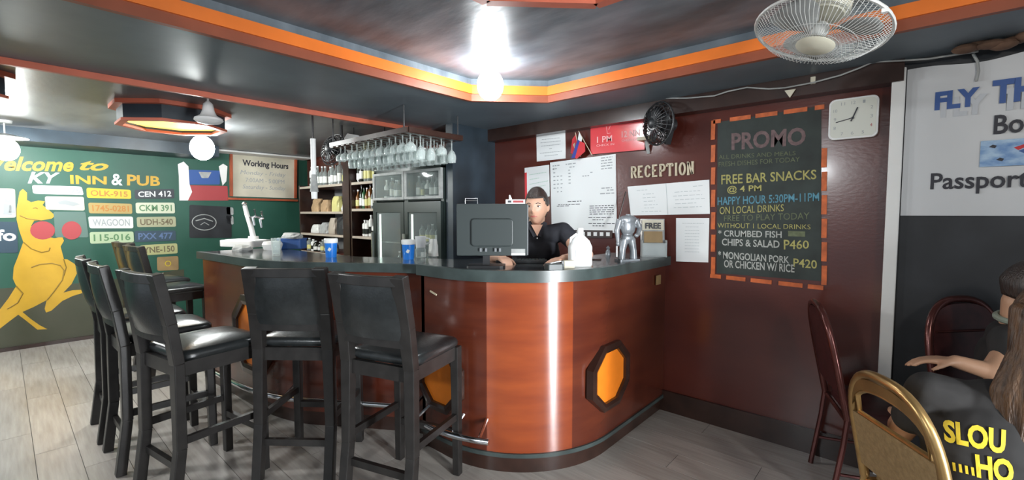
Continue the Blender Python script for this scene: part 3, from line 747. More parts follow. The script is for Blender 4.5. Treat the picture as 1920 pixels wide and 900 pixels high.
def wtext(s, x0, x1, z0, z1, m, off=.0125, bold=0, nm='lettering', skew=(0, 0)):
    g = lambda u, v, d=0: Vector((x0+(x1-x0)*u+skew[0]*v, WALLY-.051-off, z1+(z0-z1)*v))-c
    text(s, g, 0, m, t, bold=bold, name=nm)
wtext('FLY', .075, .235, 1.925, 2.02, 'grey_print', .0115, .05, 'drop_shadow')
wtext('FLY', .052, .208, 1.965, 2.055, 'blue_ink', .0125, .05)
wtext('THE', .275, .475, 1.93, 2.03, 'grey_print', .0115, .05, 'drop_shadow')
wtext('THE', .250, .450, 1.965, 2.075, 'blue_ink', .0125, .05)
wtext('Book', .262, .46, 1.822, 1.912, 'ink', .0125, .018)
wtext('Passports', .052, .418, 1.545, 1.652, 'ink', .0125, .018)
mb = MB(); g = lambda x, z, d=.0125: Vector((x, WALLY-.051-d, z))-c
mb.add([g(.222, 1.795), g(.62, 1.795), g(.62, 1.672), g(.222, 1.672)], [(0, 3, 2, 1)])
M['sky_print'] = mat('printed blue sky picture', (.08, .22, .50), .4, 0, col2=(.45, .62, .78), scale=16, stretch=(1, 1, 2))
mb.build('picture', 'sky_print', t)
def flatpoly(P, m, nm, d):
    mb = MB(); mb.add([g(x, z, d) for x, z in P], [tuple(range(len(P)))]); mb.build(nm, m, t)
flatpoly([(.330, 1.755), (.345, 1.742), (.40, 1.772), (.40, 1.782)], 'flag_red', 'tail_print', .0132)
flatpoly([(.345, 1.738), (.37, 1.722), (.42, 1.735), (.42, 1.755), (.38, 1.755)], 'blue_ink', 'aircraft_print', .0134)
for (x, z) in ((.262, 1.765), (.288, 1.702)):
    flatpoly([(x-.012, z), (x, z+.010), (x+.014, z+.004), (x+.008, z-.008)], 'ink', 'aircraft_print', .0134)
# rag on the corner over the banner
q = BAN.at(1880, 92, .12)
mb = MB()
for k in range(9): mb.ell(q+Vector((-.13+.04*k, .02*math.sin(k*2), .012*math.sin(k*1.7)))-q, (.05, .035, .022+.006*math.sin(k*3)), 10, 6)
rg = mb.build('rag', 'rust', smooth=True); rg.location = q; tag(rg, 'crumpled rusty brown rag lying along the top of the banner', 'cloth')
# ================================================================== MURAL WALL
mp = thing('kangaroo_mural', 'yellow painted kangaroo with red boxing gloves on the green wall', 'mural', MUR.at(80, 480))
mc = mp.location.copy()
Kz = [(110,62),(95,75),(88,110),(80,160),(80,210),(92,260),(112,318),(88,385),(66,440),(62,495),(78,530),(40,590),(-10,655),(-60,720),(-40,760),(0,735),(45,700),(88,668),(130,700),(180,740),(228,738),(190,718),(150,690),(108,655),(160,632),(225,598),(215,640),(222,658),(248,648),(300,602),(350,578),(402,562),(398,548),(350,550),(305,562),(345,520),(370,470),(362,425),(325,402),(308,400),(292,340),(308,312),(300,292),(262,300),(200,285),(150,240),(165,215),(200,214),(250,205),(266,190),(230,160),(205,140),(216,122),(185,118),(150,126),(130,116),(130,80)]
def Z6(x, y): return (x/2.57, 330+y/2.57)
def wallpoly(parent, pts, m, nm, d, ctr, th=.002):
    k = len(pts); a = [MUR.at(*p, d)-ctr for p in pts]; b = [MUR.at(*p, d+th)-ctr for p in pts]
    mb = MB(); mb.add(a+b, [tuple(range(k-1, -1, -1)), tuple(range(k, 2*k))]+[(i, (i+1) % k, (i+1) % k+k, i+k) for i in range(k)])
    return mb.build(nm, m, parent)
wallpoly(mp, [Z6(*p) for p in Kz], 'yellow', 'body_paint', .0015, mc)
wallpoly(mp, [Z6(205+60*math.cos(2*PI*k/20), 262+44*math.sin(2*PI*k/20)) for k in range(20)], 'glove', 'glove_paint', .004, mc)
wallpoly(mp, [Z6(345+48*math.cos(2*PI*k/20), 262+44*math.sin(2*PI*k/20)) for k in range(20)], 'glove', 'glove_paint', .006, mc)
def stroke(pts, nm='outline_paint', m='yellow_dark', r=.005):
    MB().tube([MUR.at(*Z6(*p), .0075)-mc for p in pts], r, 5, flat=1).build(nm, m, mp)
stroke([(112, 318), (150, 350), (200, 368), (235, 360), (240, 345)]); stroke([(150, 440), (190, 425), (250, 420), (290, 430), (308, 455), (300, 500), (260, 555), (225, 598)])
stroke([(305, 400), (318, 440), (306, 480)]); stroke([(78, 530), (110, 565), (85, 610), (35, 640)]); stroke([(158, 155), (172, 152), (182, 158)]); stroke([(95, 190), (130, 205), (200, 214)])
# ground band
tag(wallpoly(None, [(-60, 545), (165, 530), (345, 505), (345, 560), (172, 634), (-60, 668)], 'mural_low', 'painted_ground', .0008, Vector()), 'olive painted ground at the foot of the mural behind the stools', 'mural')
def mtext(s, q, m, ctr, parent, bold=0, d=.003, shear=0):
    ff = quad_map(MUR, q, d); return text(s, lambda u, v, dd=0: ff(u, v, dd)-ctr, 0, m, parent, bold=bold, shear=shear)
lt = thing('mural_lettering', 'painted welcome lettering in yellow and white across the top of the mural', 'lettering', MUR.at(150, 320)); lc = lt.location.copy()
mtext('Welcome', [(-40, 292), (138, 296), (138, 322), (-40, 320)], 'yellow', lc, lt, .03, shear=.25)
mtext('to', [(152, 300), (206, 304), (200, 321), (148, 319)], 'yellow', lc, lt, .03, shear=.3)
mtext('KY', [(60, 322), (112, 324), (104, 344), (52, 344)], 'paper', lc, lt, .03)
mtext('INN', [(131, 328), (200, 331), (200, 346), (132, 345)], 'yellow', lc, lt, .03)
mtext('&', [(209, 325), (230, 327), (230, 348), (209, 347)], 'paper', lc, lt, .02)
mtext('PUB', [(238, 327), (300, 331), (300, 349), (238, 348)], 'yellow', lc, lt, .03)
def plate(q, m, s, tm, label, cat='number plate', name='number_plate', tq=(.08, .2, .92, .8), bold=.02):
    f = quad_map(MUR, q, .002); c = f(.5, .5); t = thing(name, label, cat, c, group='number plates on the mural wall' if name == 'number_plate' else None)
    hw = (f(1, .5)-f(0, .5)).length/2; hh = (f(.5, 1)-f(.5, 0)).length/2
    P_ = rounded(hw, hh, min(.018, hh*.5), 3); k = len(P_); g = lambda u, v, d=0: f(u, v, d)-c
    fw = lambda x, z, d: g(.5+x/hw/2, .5-z/hh/2, d)
    mb = MB(); mb.add([fw(x, z, 0) for x, z in P_]+[fw(x, z, .004) for x, z in P_], [tuple(range(k-1, -1, -1)), tuple(range(k, 2*k))]+[(i, (i+1) % k, (i+1) % k+k, i+k) for i in range(k)])
    mb.build('plate', m, t)
    if s: text(s, g, .0055, tm, t, *tq, bold)
    return t, g
cm('grey_green', (.10, .17, .145)); cm('plate_yellow', (.62, .47, .03)); cm('plate_tan', (.42, .30, .10)); cm('plate_white', (.70, .74, .66)); cm('plate_green', (.42, .52, .33)); cm('plate_black', (.03, .035, .045))
cm('plate_cream', (.60, .62, .47)); cm('plate_olive', (.38, .38, .24)); cm('plate_blue', (.03, .06, .09)); cm('ink_blue', (.10, .16, .30)); cm('ink_orange', (.45, .18, .03)); cm('plate_letter_white', (.7, .72, .72)); cm('cream_olive', (.42, .42, .20)); cm('ink_green_dark', (.10, .22, .10)); cm('ink_brown', (.14, .11, .06))
plate([(60, 347), (153, 350), (157, 366), (62, 363)], 'white', '375', 'ink_grey', 'long white number plate above the kangaroo snout', tq=(.65, .25, .95, .8))
plate([(162, 352), (245, 356), (246, 373), (163, 371)], 'plate_yellow', 'OLK-915', 'ink_orange', 'bright yellow number plate reading OLK-915')
plate([(165, 380), (247, 382), (248, 401), (167, 400)], 'plate_tan', '1745-0281', 'ink_orange', 'orange brown number plate below the yellow one')
plate([(165, 406), (249, 406), (250, 428), (168, 428)], 'plate_white', 'WAGOON', 'ink_grey', 'white number plate reading WAGOON')
plate([(168, 435), (250, 434), (251, 454), (169, 457)], 'plate_green', '115-016', 'ink_green_dark', 'pale green number plate below the WAGOON plate')
plate([(252, 356), (326, 354), (327, 372), (253, 373)], 'plate_black', 'CEN 412', 'plate_letter_white', 'black number plate with white letters CEN 412')
plate([(254, 380), (327, 380), (328, 400), (255, 400)], 'plate_cream', 'CKM 391', 'ink_green_dark', 'cream number plate reading CKM 391')
plate([(256, 407), (329, 406), (330, 425), (257, 426)], 'plate_olive', 'UDH-540', 'ink_brown', 'tan number plate reading UDH-540')
plate([(252, 433), (329, 432), (330, 451), (253, 454)], 'plate_blue', 'PXX 477', 'ink_blue', 'dark blue number plate reading PXX 477')
plate([(262, 460), (332, 456), (333, 475), (264, 479)], 'cream_olive', 'YNE-150', 'ink_brown', 'olive number plate reading YNE-150, lowest of its column')
t, g = plate([(294, 482), (334, 480), (335, 506), (295, 508)], 'tan_board', None, None, 'small tan sticker below the lowest number plate', 'sticker', 'wall_sticker')
text('O', g, .0055, 'plate_yellow', t, .35, .3, .65, .7)
t, g = plate([(84, 368), (157, 369), (159, 395), (86, 393)], 'paper_cream', None, None, 'cream picture card with dark wing shape beside the kangaroo head', 'picture', 'picture_card')
mb = MB(); mb.add([g(*p, .005) for p in ((.3, .4), (.5, .25), (.75, .4), (.9, .55), (.7, .7), (.5, .6), (.35, .58))], [tuple(range(7))[::-1]]); mb.build('wing_print', 'ink_grey', t)
t, g = plate([(-30, 352), (28, 354), (30, 408), (-30, 409)], 'paper_cream', None, None, 'cream framed picture at the left edge above the dark sign', 'picture', 'picture_card')
for (a, b, c_, d_) in ((.68, .15, .8, .5), (.62, .5, .85, .92), (.8, .55, .95, .85), (.55, .1, .62, .3)):
    mb = MB(); mb.add([g(a, b, .005), g(c_, b+.05, .005), g(c_+.03, d_, .005), g(a-.03, d_-.03, .005)], [(0, 3, 2, 1)]); mb.build('picture_print', 'ink_grey', t)
t, g = plate([(-60, 415), (32, 416), (34, 474), (-60, 474)], 'plate_blue', 'info', 'plate_letter_white', 'dark blue sign with white lettering at the left edge', 'sign', 'wall_sign', (.2, .25, .97, .62), .03)
t, g = plate([(100, 397), (160, 397), (166, 445), (104, 445)], 'grey_green', None, None, 'grey green square panel behind the right boxing glove', 'panel', 'wall_panel')
# jersey / flag picture, dark oval badge, small switches
t, g = plate([(352, 318), (412, 320), (412, 346), (352, 346)], 'blue_ink', None, None, 'hanging cloth picture, blue above and red below with white sides', 'cloth', 'hanging_cloth')
for (q, m, nm) in (([(352, 347), (426, 349), (428, 376), (340, 376)], 'glove', 'red_field'), ([(333, 308), (344, 303), (353, 312), (355, 345), (360, 360), (352, 376), (336, 376), (335, 330)], 'white', 'left_edge'),
                   ([(410, 312), (418, 307), (426, 312), (424, 340), (417, 348), (413, 330)], 'white', 'right_edge'), ([(372, 322), (396, 323), (390, 334), (378, 334)], 'cloth_grey', 'emblem')):
    wallpoly(t, q, m, nm, .007 if nm != 'red_field' else .005, t.location)
t, g = plate([(355, 384), (434, 388), (434, 446), (355, 446)], 'black_wall', None, None, 'black poster with a pale oval badge under the hanging cloth', 'poster', 'wall_poster')
mb = MB(); mb.tube([g(.34+.28*math.cos(2*PI*k/24), .52+.24*math.sin(2*PI*k/24), .006) for k in range(24)], .006, 5, closed=True)
mb.tube([g(.14, .48, .006), g(.34, .40, .006), g(.54, .48, .006)], .008, 5); mb.tube([g(.25, .60, .006), g(.34, .52, .006), g(.45, .6, .006)], .006, 5)
mb.build('badge_print', 'cloth_grey', t)
for (y0, y1, lb) in ((388, 402, 'upper'), (404, 420, 'lower')):
    t, g = plate([(424, y0), (437, y0+1), (438, y1+1), (425, y1)], 'cloth_grey', None, None, lb+' grey switch plate right of the black poster', 'switch', 'switch_plate')
# work hours frame
q0 = [(425, 276), (557, 290), (556, 381), (426, 378)]
f = quad_map(MUR, q0, .002); c = f(.5, .5); t = thing('hours_sign', 'cream Working Hours sign in an orange brown wooden frame', 'sign', c); g = lambda u, v, d=0: f(u, v, d)-c
slab('sign_board', g, .012, 'paper_cream', t, .07, .09, .95, .90)
for a, b in (((0, .045), (1, .045)), ((0, .945), (1, .945)), ((.045, .09), (.045, .9)), ((.965, .09), (.965, .9))):
    MB().beam(g(*a, .012), g(*b, .012), .028, .07 if a[1] == b[1] else .075, MUR.n).build('frame_bar', 'wood_orange', t)
text('Working Hours', g, .0135, 'ink', t, .20, .20, .86, .35, .03)
text('Monday - Friday', g, .0135, 'ink_grey', t, .17, .40, .82, .50, .0, .2)
text('7:00AM - 5:00PM', g, .0135, 'ink_grey', t, .24, .54, .80, .62)
text('Saturday - Sunday', g, .0135, 'ink_grey', t, .20, .67, .82, .77, 0, .2)
# tan board by the bar end
q = atZ(355, 530, .70)
t = thing('leaning_board', 'tan wooden board standing at the far left end of the bar', 'board', (-5.05, 1.62, 0), rad(0))
MB().prism([(-.12, -.02), (.12, -.02), (.12, .02), (-.12, .02)], 0, 1.02).build('board', 'tan_board', t, bevel=.01)
MB().lathe([(.115, 0), (.115, .04)], (0, .02, 1.02), 16, Matrix.Rotation(rad(90), 3, 'X')).build('rounded_top', 'tan_board', t)
# ================================================================== BACK BAR
def shelf_unit(name, label, x0, x1, zs, top, back='wood_red'):
    t = thing(name, label, 'shelf', ((x0+x1)/2, 2.9, 0)); o = Vector(t.location); y0, y1 = 2.68, 3.19
    B = lambda a, b, c, d, e, f_: MB().box(a-o.x, b-o.x, c-o.y, d-o.y, e, f_)
    B(x0, x0+.03, y0, y1, 0, top).build('side_panel', 'wood_dark', t); B(x1-.03, x1, y0, y1, 0, top).build('side_panel', 'wood_dark', t)
    B(x0+.03, x1-.03, y1-.02, y1, 0, top).build('back_panel', back, t)
    B(x0+.03, x1-.03, y0+.02, y0+.04, .02, .92).build('cupboard_front', 'wood_red', t)
    for z in zs:
        s_ = B(x0+.03, x1-.03, y0+.012, y1-.02, z-.022, z).build('shelf_board', 'wood_red', t)
        B(x0+.03, x1-.03, y0, y0+.012, z-.026, z+.002).build('shelf_edge', 'tan_edge', s_)
    return t
cm('tan_edge', (.42, .36, .29), .45)
shelf_unit('liquor_shelf', 'wide open bottle shelf on the far left of the back bar', -6.22, -5.02, (.95, 1.19, 1.47, 1.80), 1.82, 'cloth_grey')
shelf_unit('liquor_shelf', 'narrow red brown bottle shelf next to the drinks fridge', -4.87, -4.34, (1.19, 1.50, 1.80), 1.82)
t = thing('shelf_pier', 'dark wooden post between the two bottle shelves', 'post', (-4.945, 2.75, 0))
MB().box(-.065, .065, -.08, .1, 0, BZ-.01).build('post', 'wood_dark', t)
def bottle(loc, h, r, m, lm, label, cap=None, kind=0, group=None):
    mb = MB(); k = [(.0, 0), (r*.92, 0), (r, .006), (r, h*.58), (r*.9, h*.65), (r*.38, h*.76), (r*.33, h*.95)] if kind == 0 else \
        ([(0, 0), (r, 0), (r, h*.72), (r*.75, h*.80), (r*.42, h*.83), (r*.42, h*.95)] if kind == 1 else [(0, 0), (r*.9, 0), (r, .01), (r, h*.85), (r*.8, h*.92), (r*.8, h*.96)])
    mb.lathe(k, n=10); mb.cur = 1; mb.lathe([(r*1.02, h*.14), (r*1.02, h*.46)], n=10)
    mb.cur = 2; rc = r*(.40 if kind == 0 else .48 if kind == 1 else .84); mb.lathe([(rc, h*.93), (rc, h), (0, h)], n=10)
    o = mb.build('bottle' if kind != 2 else 'jar', [m, lm, cap or 'black_plastic'], smooth=True); o.location = loc
    return tag(o, label, 'bottle' if kind != 2 else 'jar', group)
ORD = ['first', 'second', 'third', 'fourth', 'fifth', 'sixth', 'seventh', 'eighth', 'ninth', 'tenth', 'eleventh', 'twelfth', 'thirteenth']
cols = [('bottle_clear', 'label_white', 'clear glass'), ('bottle_dark', 'label_white', 'dark glass'), ('bottle_amber', 'label_yellow', 'amber'), ('bottle_clear', 'label_yellow', 'clear, yellow label'), ('bottle_green', 'label_white', 'green glass'), ('label_white', 'bottle_dark', 'white')]
def bottle_row(x0, x1, n, y, z, where, hs=(.22, .30), kinds=(0, 1), palette=(0, 1, 2, 3, 4, 5), caps=('black_plastic', 'white_plastic')):
    for i in range(n):
        x = x0+(x1-x0)*i/(n-1)+random.uniform(-.008, .008); c_ = cols[random.choice(palette)]; kd = random.choice(kinds)
        r = min(random.uniform(.030, .038), .46*(x1-x0)/(n-1))
        bottle((x, y+random.uniform(-.015, .015), z), random.uniform(*hs), r, c_[0], c_[1], '%s bottle (%s) from the left %s' % (ORD[i], c_[2], where), random.choice(caps), kd)
bottle_row(-5.98, -5.12, 10, 2.76, 1.802, 'on top of the wide bottle shelf', (.20, .29), palette=(0, 5, 0, 3))
bottle_row(-4.80, -4.41, 6, 2.76, 1.802, 'on top of the narrow shelf', (.22, .30), palette=(0, 3, 1))
bottle_row(-4.80, -4.41, 7, 2.75, 1.502, 'on the narrow shelf, upper bay', (.20, .27), palette=(0, 1, 3, 4, 2))
bottle_row(-4.68, -4.40, 5, 2.75, 1.192, 'on the narrow shelf, lower bay', (.14, .24), palette=(0, 5), kinds=(1,), caps=('white_plastic',))
bottle_row(-6.12, -5.40, 8, 2.76, .952, 'on the lowest bay of the wide shelf', (.12, .17), palette=(5, 1, 2, 3), caps=('white_plastic',), kinds=(1,))
def crumpled_bag(loc, w_, d_, h_, m, name, label, cat):
    mb = MB(); V = []; K = 12; F = []
    for i, (s_, z) in enumerate(((1, 0), (1.05, .3), (.95, .62), (.8, .85), (.62, 1))):
        for k in range(K):
            a = 2*PI*k/K; e = 1+.10*random.uniform(-1, 1); V.append((w_/2*s_*e*math.copysign(abs(math.cos(a))**.6, math.cos(a)), d_/2*s_*e*math.copysign(abs(math.sin(a))**.6, math.sin(a)), h_*z))
    for i in range(4):
        for k in range(K): F.append((i*K+k, i*K+(k+1) % K, (i+1)*K+(k+1) % K, (i+1)*K+k))
    F += [tuple(range(K))[::-1], tuple(4*K+k for k in range(K))]
    mb.add(V, F); o = mb.build(name, m); o.location = loc; return tag(o, label, cat)
crumpled_bag((-5.92, 2.80, 1.472), .20, .12, .17, 'brown_bag', 'paper_bag', 'brown paper bag at the left on the upper bay of the wide shelf', 'bag')
crumpled_bag((-5.66, 2.80, 1.472), .20, .12, .15, 'brown_bag', 'paper_bag', 'brown paper bag in the middle of the upper bay of the wide shelf', 'bag')
crumpled_bag((-5.38, 2.80, 1.472), .20, .12, .19, 'label_yellow', 'snack_packet', 'yellow snack packet on the upper bay of the wide shelf', 'packet')
crumpled_bag((-5.17, 2.80, 1.472), .14, .10, .11, 'label_white', 'snack_packet', 'small white packet at the right of the upper bay of the wide shelf', 'packet')
crumpled_bag((-5.95, 2.80, 1.192), .22, .12, .11, 'label_white', 'napkin_pack', 'white napkin pack at the left on the lower bay of the wide shelf', 'packet')
crumpled_bag((-5.70, 2.80, 1.192), .20, .12, .14, 'cloth_grey', 'folded_cloth', 'grey folded cloth on the lower bay of the wide shelf', 'cloth')
crumpled_bag((-5.48, 2.80, 1.192), .16, .12, .20, 'tan_edge', 'snack_packet', 'tan packet standing on the lower bay of the wide shelf', 'packet')
crumpled_bag((-5.24, 2.80, 1.192), .24, .14, .22, 'black_plastic', 'black_bag', 'black plastic bag at the right on the lower bay of the wide shelf', 'bag')
# drinks fridge
fx0, fx1, fy0, fy1 = -4.31, -3.17, 2.62, 3.17
t = thing('drinks_fridge', 'two door glass front drinks fridge with dark shell behind the bar', 'fridge', ((fx0+fx1)/2, 2.9, 0)); o = Vector(t.location)
B = lambda a, b, c_, d, e, g_: MB().box(a-o.x, b-o.x, c_-o.y, d-o.y, e, g_)
B(fx0, fx0+.04, fy0+.03, fy1, 0, 1.88).build('side_panel', 'fridge', t); B(fx1-.04, fx1, fy0+.03, fy1, 0, 1.88).build('side_panel', 'fridge', t)
B(fx0, fx1, fy1-.03, fy1, 0, 1.88).build('back_panel', 'fridge_in', t); B(fx0, fx1, fy0+.03, fy1, 1.86, 1.90).build('top_panel', 'fridge', t)
B(fx0+.04, fx1-.04, fy0+.04, fy1-.03, .1, .16).build('floor_panel', 'fridge_in', t); B(fx0, fx1, fy0+.02, fy0+.05, 0, .16).build('grille', 'fridge', t)
B(fx0+.04, fx1-.04, fy0+.04, fy1-.03, 1.575, 1.60).build('header_shelf', 'fridge', t)
mid = (fx0+fx1)/2
B(mid-.03, mid+.03, fy0+.03, fy1-.03, .1, 1.86).build('centre_panel', 'fridge', t)
for a, b in ((fx0+.015, mid-.006), (mid+.006, fx1-.01)):
    d = MB()
    for q in ((a, a+.055, .17, 1.56), (b-.055, b, .17, 1.56), (a+.055, b-.055, 1.46, 1.56), (a+.055, b-.055, .17, .25)): d.box(q[0]-o.x, q[1]-o.x, fy0-o.y, fy0+.028-o.y, q[2], q[3])
    d = d.build('door', 'fridge', t)
    B(a+.055, b-.055, fy0+.010, fy0+.016, .25, 1.46).build('door_glass', 'glass_door', d)
    B(a+.012, a+.032, fy0-.035, fy0-.018, .85, 1.25).build('door_handle', 'steel', d)
    d = MB()
    for q in ((a, a+.03, 1.585, 1.86), (b-.03, b, 1.585, 1.86), (a+.03, b-.03, 1.585, 1.61), (a+.03, b-.03, 1.835, 1.86)): d.box(q[0]-o.x, q[1]-o.x, fy0+.002-o.y, fy0+.028-o.y, q[2], q[3])
    d = d.build('header_frame', 'cloth_grey', t); B(a+.03, b-.03, fy0+.012, fy0+.016, 1.61, 1.835).build('header_glass', 'glass_door', d)
    for z in (.55, .85, 1.15): B(a+.03, b-.03, fy0+.08, fy1-.04, z-.006, z).build('wire_shelf', 'steel', t)
    B(a+.062, a+.075, fy0+.036, fy0+.05, .3, 1.44).build('light_tube', 'fridge_tube', t)
bottle_row(fx0+.12, mid-.09, 6, 2.74, 1.602, 'in the left header of the drinks fridge', (.17, .22), palette=(0, 3, 5))
bottle_row(mid+.09, fx1-.12, 6, 2.74, 1.602, 'in the right header of the drinks fridge', (.17, .22), palette=(0, 3, 5))
bottle_row(mid+.11, fx1-.12, 5, 2.76, 1.152, 'on the right fridge top shelf', (.18, .24), palette=(4, 0, 3))
bottle_row(fx0+.22, mid-.11, 4, 2.80, .852, 'on the left fridge shelf', (.16, .22), palette=(0, 5))
bottle_row(mid+.11, fx1-.12, 5, 2.76, .852, 'on the right fridge second shelf', (.16, .22), palette=(4, 0, 1))
bottle_row(-3.72, -3.24, 5, 2.76, 1.905, 'on top of the drinks fridge, right half', (.15, .20), palette=(5, 0), kinds=(1,), caps=('white_plastic',))
# hanging glass rack
rx0, rx1, ry0, ry1, rz = -3.92, -2.76, 1.98, 2.50, 2.04
t = thing('glass_rack', 'dark wooden overhead rack full of hanging glasses above the bar', 'rack', ((rx0+rx1)/2, (ry0+ry1)/2, rz)); o = Vector(t.location)
for y in (ry0, ry1): MB().box(rx0-o.x, rx1-o.x, y-.012-o.y, y+.012-o.y, -.002, .035).build('rail', 'wood_dark', t)
for x in (rx0, rx1): MB().box(x-.012-o.x, x+.012-o.x, ry0-o.y, ry1-o.y, -.002, .035).build('rail', 'wood_dark', t)
NG = 12
for i in range(NG+1):
    x = rx0+.02+(rx1-rx0-.04)*i/NG; MB().box(x-.0245-o.x, x+.0245-o.x, ry0-o.y, ry1-o.y, -.008, .0).build('slat', 'wood_dark', t)
for x in (rx0+.05, rx1-.05):
    for y in (ry0, ry1): MB().cyl((x-o.x, y-o.y, .03), (x-o.x, y-o.y, (BZ if x < -3.5 else SZ)-rz-.002), .006, n=8).build('hanger_rod', 'black_plastic', t)
gp = [(.032, .0), (.032, -.003), (.006, -.010), (.004, -.07), (.006, -.082), (.022, -.098), (.034, -.125), (.036, -.150), (.031, -.185), (.029, -.185), (.034, -.150), (.031, -.126), (.0, -.092)]
gp2 = [(.030, .0), (.030, -.003), (.006, -.010), (.004, -.05), (.007, -.06), (.038, -.085), (.044, -.105), (.042, -.130), (.040, -.130), (.041, -.105), (.036, -.088), (.0, -.066)]
ga = MB().lathe(gp, n=10).build('wine_glass', 'glass_rim', smooth=True); gb = MB().lathe(gp2, n=10).build('wine_glass', 'glass_rim', smooth=True)
cnt = 0
for i in range(NG):
    for j in range(5):
        x = rx0+.02+(rx1-rx0-.04)*(i+.5)/NG; y = ry0+.06+(ry1-ry0-.12)*j/4+random.uniform(-.01, .01)
        src = gb if j in (0, 3) else ga
        g = src if (src is ga and cnt == 1) or (src is gb and cnt == 0) else src.copy()
        if g is not src: COL.objects.link(g)
        g.location = (x, y, rz+.0032); g.rotation_euler.z = random.uniform(0, 6); cnt += 1
        tag(g, 'upside down %s in the %s row of the rack, %s from left' % ('wide bowled glass' if src is gb else 'narrow wine glass', ('front', 'second', 'middle', 'fourth', 'back')[j], ORD[i]), 'glass', 'glasses hanging in the rack')
# ================================================================== THINGS ON THE BAR
def place(px, py, z): p = atZ(px, py, z); return Vector((p.x, p.y, z))
q = place(461, 462, CZ); t = thing('drip_tray', 'large white plastic tray at the base of the beer tap', 'tray', q, YAW-.35)
MB().prism(rounded(.215, .12, .03), .0, .065).build('tray_body', 'white_plastic', t, bevel=.008)
MB().prism(rounded(.18, .09, .02), .065, .07).build('tray_top', 'paper', t)
q = q+gf(.06, .03, .0705); t = thing('beer_tap', 'white and chrome beer tap tower with two taps', 'tap', q, YAW)
MB().cyl((0, 0, 0), (0, 0, .03), .05, .045).build('base', 'white_plastic', t, smooth=True)
MB().tube([(0, 0, .02), (-.02, 0, .12), (-.055, 0, .24), (-.075, 0, .33)], [.026, .024, .022, .02], 12).build('tower', 'white_plastic', t, smooth=True)
MB().ell((-.078, 0, .345), (.024, .022, .024)).build('cap', 'chrome', t, smooth=True)
MB().tube([(-.04, 0, .21), (.05, -.02, .22), (.12, -.03, .20)], .012, 8).build('cross_arm', 'chrome', t, smooth=True)
for x, y, z in ((.04, -.02, .225), (.115, -.03, .205)):
    f = MB().tube([(x, y, z), (x, y-.05, z-.01), (x+.02, y-.06, z-.09)], [.012, .011, .008], 8).build('tap_spout', 'chrome', t, smooth=True)
    MB().tube([(x, y, z+.01), (x-.005, y-.01, z+.07)], [.006, .011], 8).build('tap_lever', 'chrome', f, smooth=True)
def tumbler(px, py, z, h, r, label, m='glass_rim'):
    q = place(px, py, z); t = MB().lathe([(0, .004), (r*.8, .0), (r*.82, .003), (r, h), (r*.93, h), (r*.76, .015), (0, .015)], n=20).build('tumbler', m, smooth=True); t.location = q; return tag(t, label, 'glass')
tumbler(518, 479, CZ, .135, .034, 'tall empty clear tumbler standing beside the white tap tray')
q = place(548, 466, CZ); t = thing('blue_tub', 'dark blue plastic tub behind the clear tumbler', 'tub', q, YAW)
MB().prism(rounded(.11, .07, .02), 0, .085).build('tub_body', 'blue_box', t, bevel=.006); MB().prism(rounded(.115, .075, .02), .085, .095).build('rim', 'blue_box', t)
crumpled_bag(q+Vector((0, 0, .096)), .28, .12, .05, 'cloth_grey', 'bar_towel', 'crumpled grey bar towel lying on the blue tub', 'cloth')
q = Vector((-4.28, 1.60, CZ)); t = MB().lathe([(.0, .0), (.07, 0), (.085, .05), (.07, .075), (.0, .08)], n=20).build('lidded_bowl', 'white_plastic', smooth=True); t.location = q; tag(t, 'white lidded bowl behind the tap tray', 'bowl')
crumpled_bag(Vector((-4.36, 1.38, CZ)), .26, .12, .05, 'cloth_grey', 'bar_towel', 'grey towel lying at the far left end of the bar', 'cloth')
q = place(528, 466, CZ); t = MB().prism(rounded(.02, .03, .005), 0, .10).build('white_carton', 'white_plastic', bevel=.003); t.location = q; tag(t, 'small white carton between the tumbler and blue tub', 'carton')
def cup(px, py, label):
    q = place(px, py, CZ); t = thing('blue_cup', label, 'cup', q, YAW)
    MB().lathe([(0, 0), (.038, 0), (.045, .108), (.0, .108)], n=22).build('cup_body', 'blue_cup', t, smooth=True)
    MB().lathe([(.047, .106), (.049, .112), (.049, .135), (.044, .140), (.0, .140)], n=22).build('lid', 'white_plastic', t, smooth=True)
    MB().beam((.0, -.0435, .05), (.012, -.0435, .07), .02, .002, (0, 1, 0)).build('logo_print', 'label_white', t)
cup(621, 482, 'blue cup with white lid left of the other, standing behind stool and bar edge'); cup(766, 486, 'blue cup with white lid next to the white mug near the reception')
q = place(789, 482, CZ); t = MB().lathe([(0, 0), (.036, 0), (.038, .06), (.03, .07), (0, .07)], n=18).build('glass_jar', 'glass_rim', smooth=True); t.location = q; tag(t, 'short glass jar under the white mug', 'jar')
t = thing('white_mug', 'white mug set on the glass jar', 'mug', q+Vector((0, 0, .071)), YAW)
MB().lathe([(0, 0), (.034, 0), (.042, .085), (.038, .085), (.031, .008), (0, .008)], n=20).build('mug_body', 'white_plastic', t, smooth=True)
MB().tube([(.038, 0, .07), (.065, 0, .068), (.068, 0, .035), (.038, 0, .025)], .006, 8).build('handle', 'white_plastic', t, smooth=True)
crumpled_bag(place(813, 480, CZ), .08, .05, .13, 'label_white', 'tissue_pack', 'crumpled pale tissue pack right of the white mug', 'packet')
q = place(800, 480, CZ); t = MB().prism(rounded(.02, .012, .004), 0, .03).build('lighter_box', 'label_white'); t.location = q+Vector((.0, -.03, 0)); tag(t, 'tiny white box in front of the tissue pack', 'box')
# reception worktop
q = place(912, 500, RZ); t = thing('computer_monitor', 'dark grey computer monitor seen from behind on the reception desk', 'monitor', q, YAW)
